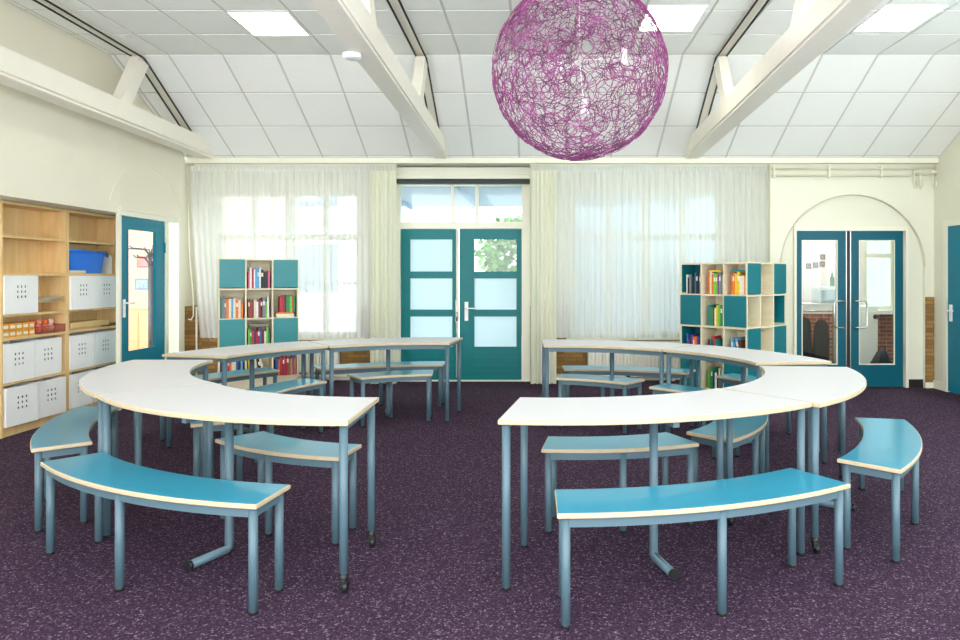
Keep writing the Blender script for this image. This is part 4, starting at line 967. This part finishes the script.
# ------------------------------------------------------------------ room behind the right doors
def side_room():
    y1 = 11.0; x0, x1 = XS+.1, 7.4
    struct(MB().box((x0, YB+.25, -.1), (x1, y1+.1, 0)).build('floor_side_room', mat('dark_lino', (98, 84, 84), .5, .1, 6)))
    struct(MB().box((x0, YB+.25, 2.9), (x1, y1+.1, 3.0)).build('ceiling_side_room', M['tile']))
    wb = MB(); hole = (5.15, 6.7, .86, 2.3)
    quadwall(wb, [hole], x0, x1, .80, 2.9, y1, y1+.15, 0); quadwall(wb, [], x0, x1, 0, .80, y1, y1+.15, 1)
    struct(wb.build('wall_side_room_back', [mat('pale_pink_wall', (238, 228, 226), .8, .02, 3), M['brick_red']]))
    struct(MB().box((x1, YB+.25, 0), (x1+.1, y1, 2.9)).build('wall_side_room_right', M['wall'])); struct(MB().box((x0-.1, YW+.2, 0), (x0, y1, 2.9)).build('wall_side_room_left', M['wall']))
    struct(MB().box((XR, YB+.25, 0), (x1, YB+.35, 2.9)).build('wall_side_room_front', M['wall']))
    r = sroot('window_5', (5.9, y1, .86), 'white window of the room behind the double doors'); m = MB(); f = .05
    m.box((5.15, y1+.02, .86), (5.15+f, y1+.1, 2.3)).box((6.65, y1+.02, .86), (6.7, y1+.1, 2.3)).box((5.15, y1+.02, .86), (6.7, y1+.1, .92)).box((5.15, y1+.02, 2.24), (6.7, y1+.1, 2.3))
    for x in (5.62, 6.1): m.box((x-.05, y1+.02, .86), (x+.05, y1+.1, 2.3))
    m.box((5.15, y1+.02, 1.68), (6.7, y1+.1, 1.75)).build('window_frame', M['trim'], r)
    MB().box((5.0, y1-.16, .80), (6.8, y1+.04, .86)).build('window_sill', M['whitep'], r); MB().box((5.17, y1+.06, .9), (6.68, y1+.065, 2.26)).build('pane', M['glass'], r)
    clight(4.0, 4.6, 9.7, 10.3, 2.9, 'unseen ceiling light added to brighten the room behind the double doors', 22, None)  # lamp added out of view to light the side room
    # desk + equipment
    y = 10.0; r = thing('desk', 'white desk behind the left glass of the petrol doors', 'desk', (4.0, y, 0)); z = Z_(303, y)
    MB().box((3.35, y-.3, z-.03), (4.42, y+.3, z), 0, .004).build('desktop', M['whitep'], r)
    for (a, b) in ((3.4, -.25), (4.36, -.25), (3.4, .25), (4.36, .25)): MB().box((a-.02, y+b-.02, 0), (a+.02, y+b+.02, z-.03)).build('leg', M['chrome'], r)
    r = thing('printer', 'light grey printer on the white desk behind the left door glass', 'printer', (4.12, y, z))
    MB().box((3.98, y-.15, z+.001), (4.28, y+.15, z+.2), 0, .012).box((4.02, y-.2, z+.05), (4.24, y-.14, z+.06)).build('body', mat('light_grey', (196, 204, 212), .5, .03, 6), r)
    MB().box((4.0, y-.13, z+.2), (4.26, y+.13, z+.235), 0, .008).build('lid', M['whitep'], r)
    r = thing('bottle', 'green bottle standing on the printer behind the left door glass', 'bottle', (4.22, y, z+.236)); MB().lathe([(0, 0), (.03, 0), (.03, .12), (.012, .16), (.012, .2), (0, .2)], (4.22, y, z+.236)).build('body', mat('bottle_green', (70, 120, 70), .3, .05), r)
    # coats
    y = 9.55
    def coat(x, z0, z1, w, col, label, seed):
        rnd = random.Random(seed); n = 20; prof = [(0.02, 0), (.25, -.03), (.4, -.12), (.47, -.4), (.5, -.75), (.42, -.98), (.05, -1)]
        m = MB(); vs = []
        for (q, h) in prof:
            for k in range(n):
                a = 2*PI*k/n; rr = q*w*(1+.14*math.sin(5*a+h*3+seed)+.05*math.sin(9*a))
                vs.append((x+rr*math.cos(a), y+rr*.42*math.sin(a), z1+h*(z1-z0)))
        L = len(prof); m.add(vs, [(i*n+k, i*n+(k+1) % n, (i+1)*n+(k+1) % n, (i+1)*n+k) for i in range(L-1) for k in range(n)]+[tuple(range(n)), tuple(range((L-1)*n, L*n))], 0, True)
        r = thing('coat', label, 'coat', (x, y, z0), 0, 'coats behind the double doors'); m.build('fabric', mat('coat_%d' % seed, col, .85, .12, 8), r)
        MB().tube([(x, y, z1-.02), (x, y, z1+.05), (x, y+.03, z1+.07)], .006, 0, 6).build('loop', M['black'], r)
    coat(3.62, .16, .84, .27, (16, 14, 20), 'black coat hanging at the left behind the petrol door glass', 1)
    coat(3.88, .12, .80, .22, (44, 30, 34), 'dark brown coat hanging beside the black one behind the door glass', 2)
    r = thing('coat_rail', 'thin rail the coats hang from behind the left door glass', 'coat rail', (3.75, y, 0))
    MB().cyl((3.4, y+.03, .91), (4.2, y+.03, .91), .012, 0, 8).build('bar', M['chrome'], r)
    for x in (3.42, 4.18): MB().cyl((x, y+.03, 0), (x, y+.03, .91), .012, 0, 8).build('post', M['chrome'], r)
    r = thing('office_chair', 'grey curved chair back seen above the coats behind the door glass', 'chair', (3.75, 10.5, 0))
    MB().lathe([(.001, .42), (.2, .42), (.22, .46), (.2, .5), (.001, .5)], (3.75, 10.5, 0)).build('seat', mat('grey_fabric', (110, 112, 118), .8, .06), r)
    pts = [(3.75+.26*math.cos(a), 10.72, .85+.5*math.sin(a)) for a in [PI*k/12 for k in range(13)]]
    MB().yprism([(p[0], p[2]) for p in pts], 10.70, 10.76).build('backrest', mat('grey_fabric', (110, 112, 118)), r)
    MB().cyl((3.75, 10.5, .05), (3.75, 10.5, .42), .025, 0, 10).cyl((3.75, 10.6, .45), (3.75, 10.73, .9), .02, 0, 8).build('column', M['black'], r)
    for k in range(5): MB().cyl((3.75, 10.5, .06), (3.75+.25*math.cos(k*1.257), 10.5+.25*math.sin(k*1.257), .03), .015, 0, 8).build('foot', M['black'], r)
    # photos
    yy = y1-.001
    for i, (px, py) in enumerate(((808.5, 266), (815.5, 265), (822, 264), (822.5, 257))):
        x = X_(px, y1); z = Z_(py, y1); tag(MB().box((x-.04, yy-.01, z-.04), (x+.04, yy, z+.04)).box((x-.03, yy-.012, z-.03), (x+.03, yy-.01, z+.03), 1).build('photo', [mat('photo_edge', (90, 84, 90), .6, .2, 30), mat('photo_in', (160, 130, 130), .6, .4, 60)]),
            'small photo on the wall behind the left door glass, '+['leftmost', 'second from left', 'right of lower row', 'upper one'][i], 'photo', 'small photos on the wall')
    # cabinet, bag
    y = 10.45; r = thing('cabinet', 'white cabinet behind the right glass of the petrol doors', 'cabinet', (4.98, y, 0)); xa, xb = X_(855, y), X_(878, y); zz = Z_(306, y)
    MB().box((xa, y, .02), (xb, y+.4, zz), 0, .01).build('body', M['whitep'], r); MB().box((xa+.02, y-.012, .06), (xb-.02, y, zz-.08), 0, .004).build('door', M['whitep'], r)
    MB().lathe([(0, 0), (.05, 0), (.05, .012), (0, .014)], (0, 0, 0)).build('tmp', M['black']) if False else None
    m = MB(); m.M = Matrix.Translation((xb-.045, y-.012, zz-.16)) @ Matrix.Rotation(PI/2, 4, 'X'); m.lathe([(0.001, 0), (.035, 0), (.035, .012), (0.001, .014)], (0, 0, 0)); m.build('vent', M['black'], r)
    bx, by = X_(882, 10.1), 10.1; m = MB(); n = 16; vs = []
    for (q, h) in ((.02, .32), (.07, .3), (.12, .2), (.17, .1), (.2, .0)):
        vs += [(bx+q*math.cos(2*PI*k/n)*(1+.1*math.sin(3*2*PI*k/n)), by+.6*q*math.sin(2*PI*k/n), h) for k in range(n)]
    m.add(vs, [(i*n+k, i*n+(k+1) % n, (i+1)*n+(k+1) % n, (i+1)*n+k) for i in range(4) for k in range(n)]+[tuple(range(n)), tuple(range(4*n, 5*n))], 0, True)
    r = thing('bag', 'black bag slumped on the floor behind the right door glass', 'bag', (bx, by, 0)); m.build('body', mat('bag_black', (44, 42, 48), .8, .1, 8), r)
    MB().tube([(bx-.05, by, .29), (bx-.04, by, .38), (bx+.04, by, .38), (bx+.05, by, .29)], .008, 0, 8).build('handle', M['black'], r)
side_room()

# ------------------------------------------------------------------ outside
def outside():
    struct(MB().box((-14, YW+.2, -.25), (XS, 40, -.05)).build('ground', mat('paving', (196, 194, 188), .9, .06, 2)))
    # white canopy roof over the terrace with posts
    r = thing('canopy', 'white canopy over the terrace outside the fanlight', 'canopy', (-2, 12.4, 0))
    m = MB().box((-3.0, YW+.25, 2.72), (2.8, 13.4, 2.8))
    for x in (-2.4, -1.2, 0, 1.2, 2.4): m.box((x-.03, YW+.25, 2.66), (x+.03, 13.4, 2.72))
    m.build('roof', mat('canopy_blue', (150, 176, 196), .6, .03, 3), r)
    for x in (-2.9, 2.7): MB().box((x-.05, 13.2, -.05), (x+.05, 13.3, 2.72)).build('post', M['whitep'], r)
    b2 = thing('building', 'grey-blue neighbouring wall close outside the right window', 'building', (1.8, 14.5, -.05)); MB().box((.35, 14.5, -.05), (8, 14.8, 4)).build('wall', mat('blue_grey_render', (160, 180, 190), .9, .04, 3), b2)
    b = thing('building', 'pale neighbouring building outside the left window', 'building', (-9, 24, 0))
    w = MB(); w.box((-17, 22, -.05), (-5.5, 30, 6)).build('wall', mat('pale_render', (226, 228, 230), .9, .03, 2), b)
    for i in range(4):
        for z in (.9, 3.6): MB().box((-16+i*2.7, 21.95, z), (-14.4+i*2.7, 22.0, z+1.5)).build('window', mat('far_window', (120, 140, 160), .2, .1, 2), b)
    g1 = mat('leaf_green', (86, 130, 52), .8, .35, 9); bark = mat('bark', (96, 78, 60), .9, .1, 12)
    rnd = random.Random(3)
    def tree(x, y, h, s, label):
        r = thing('tree', label, 'tree', (x, y, -.05), 0, 'trees in the garden'); MB().tube([(x, y, -.05), (x+.05, y, h*.6)], [.1, .05], 0, 8).build('trunk', bark, r)
        vs = []; fs = []
        for k in range(1800):
            d = Vector((rnd.gauss(0, 1), rnd.gauss(0, 1), rnd.gauss(0, 1))); d = d.normalized()*s*rnd.uniform(.4, 1)**.5
            p = Vector((x, y, h*.65))+Vector((d.x, d.y, d.z*.9)); a = Vector((rnd.uniform(-1, 1), rnd.uniform(-1, 1), rnd.uniform(-1, 1)))*.12; c = Vector((rnd.uniform(-1, 1), rnd.uniform(-1, 1), rnd.uniform(-1, 1)))*.12
            q = len(vs); vs += [tuple(p), tuple(p+a), tuple(p+a+c), tuple(p+c)]; fs.append((q, q+1, q+2, q+3))
        MB().add(vs, fs).build('crown', g1, r)
    tree(-.42, 17, 3.0, 1.05, 'green garden tree seen through the clear top pane of the right teal door')
    f = thing('garden_wall', 'long white garden wall outside the windows', 'wall', (-2, 25, -.05)); MB().box((-13, 24.9, -.05), (9, 25.1, 2.6)).build('wall', M['whitep'], f)
outside()

# ------------------------------------------------------------------ world & view
w = bpy.data.worlds.new('World'); bpy.context.scene.world = w; w.use_nodes = True
bg = w.node_tree.nodes['Background']; bg.inputs[0].default_value = (.92, .96, 1.0, 1); bg.inputs[1].default_value = 3.0
vs_ = bpy.context.scene.view_settings
bpy.context.scene.display_settings.display_device = 'sRGB'
vs_.view_transform = 'Standard'; vs_.look = 'None'; vs_.gamma = 1; vs_.use_curve_mapping = False; vs_.exposure = 1.06
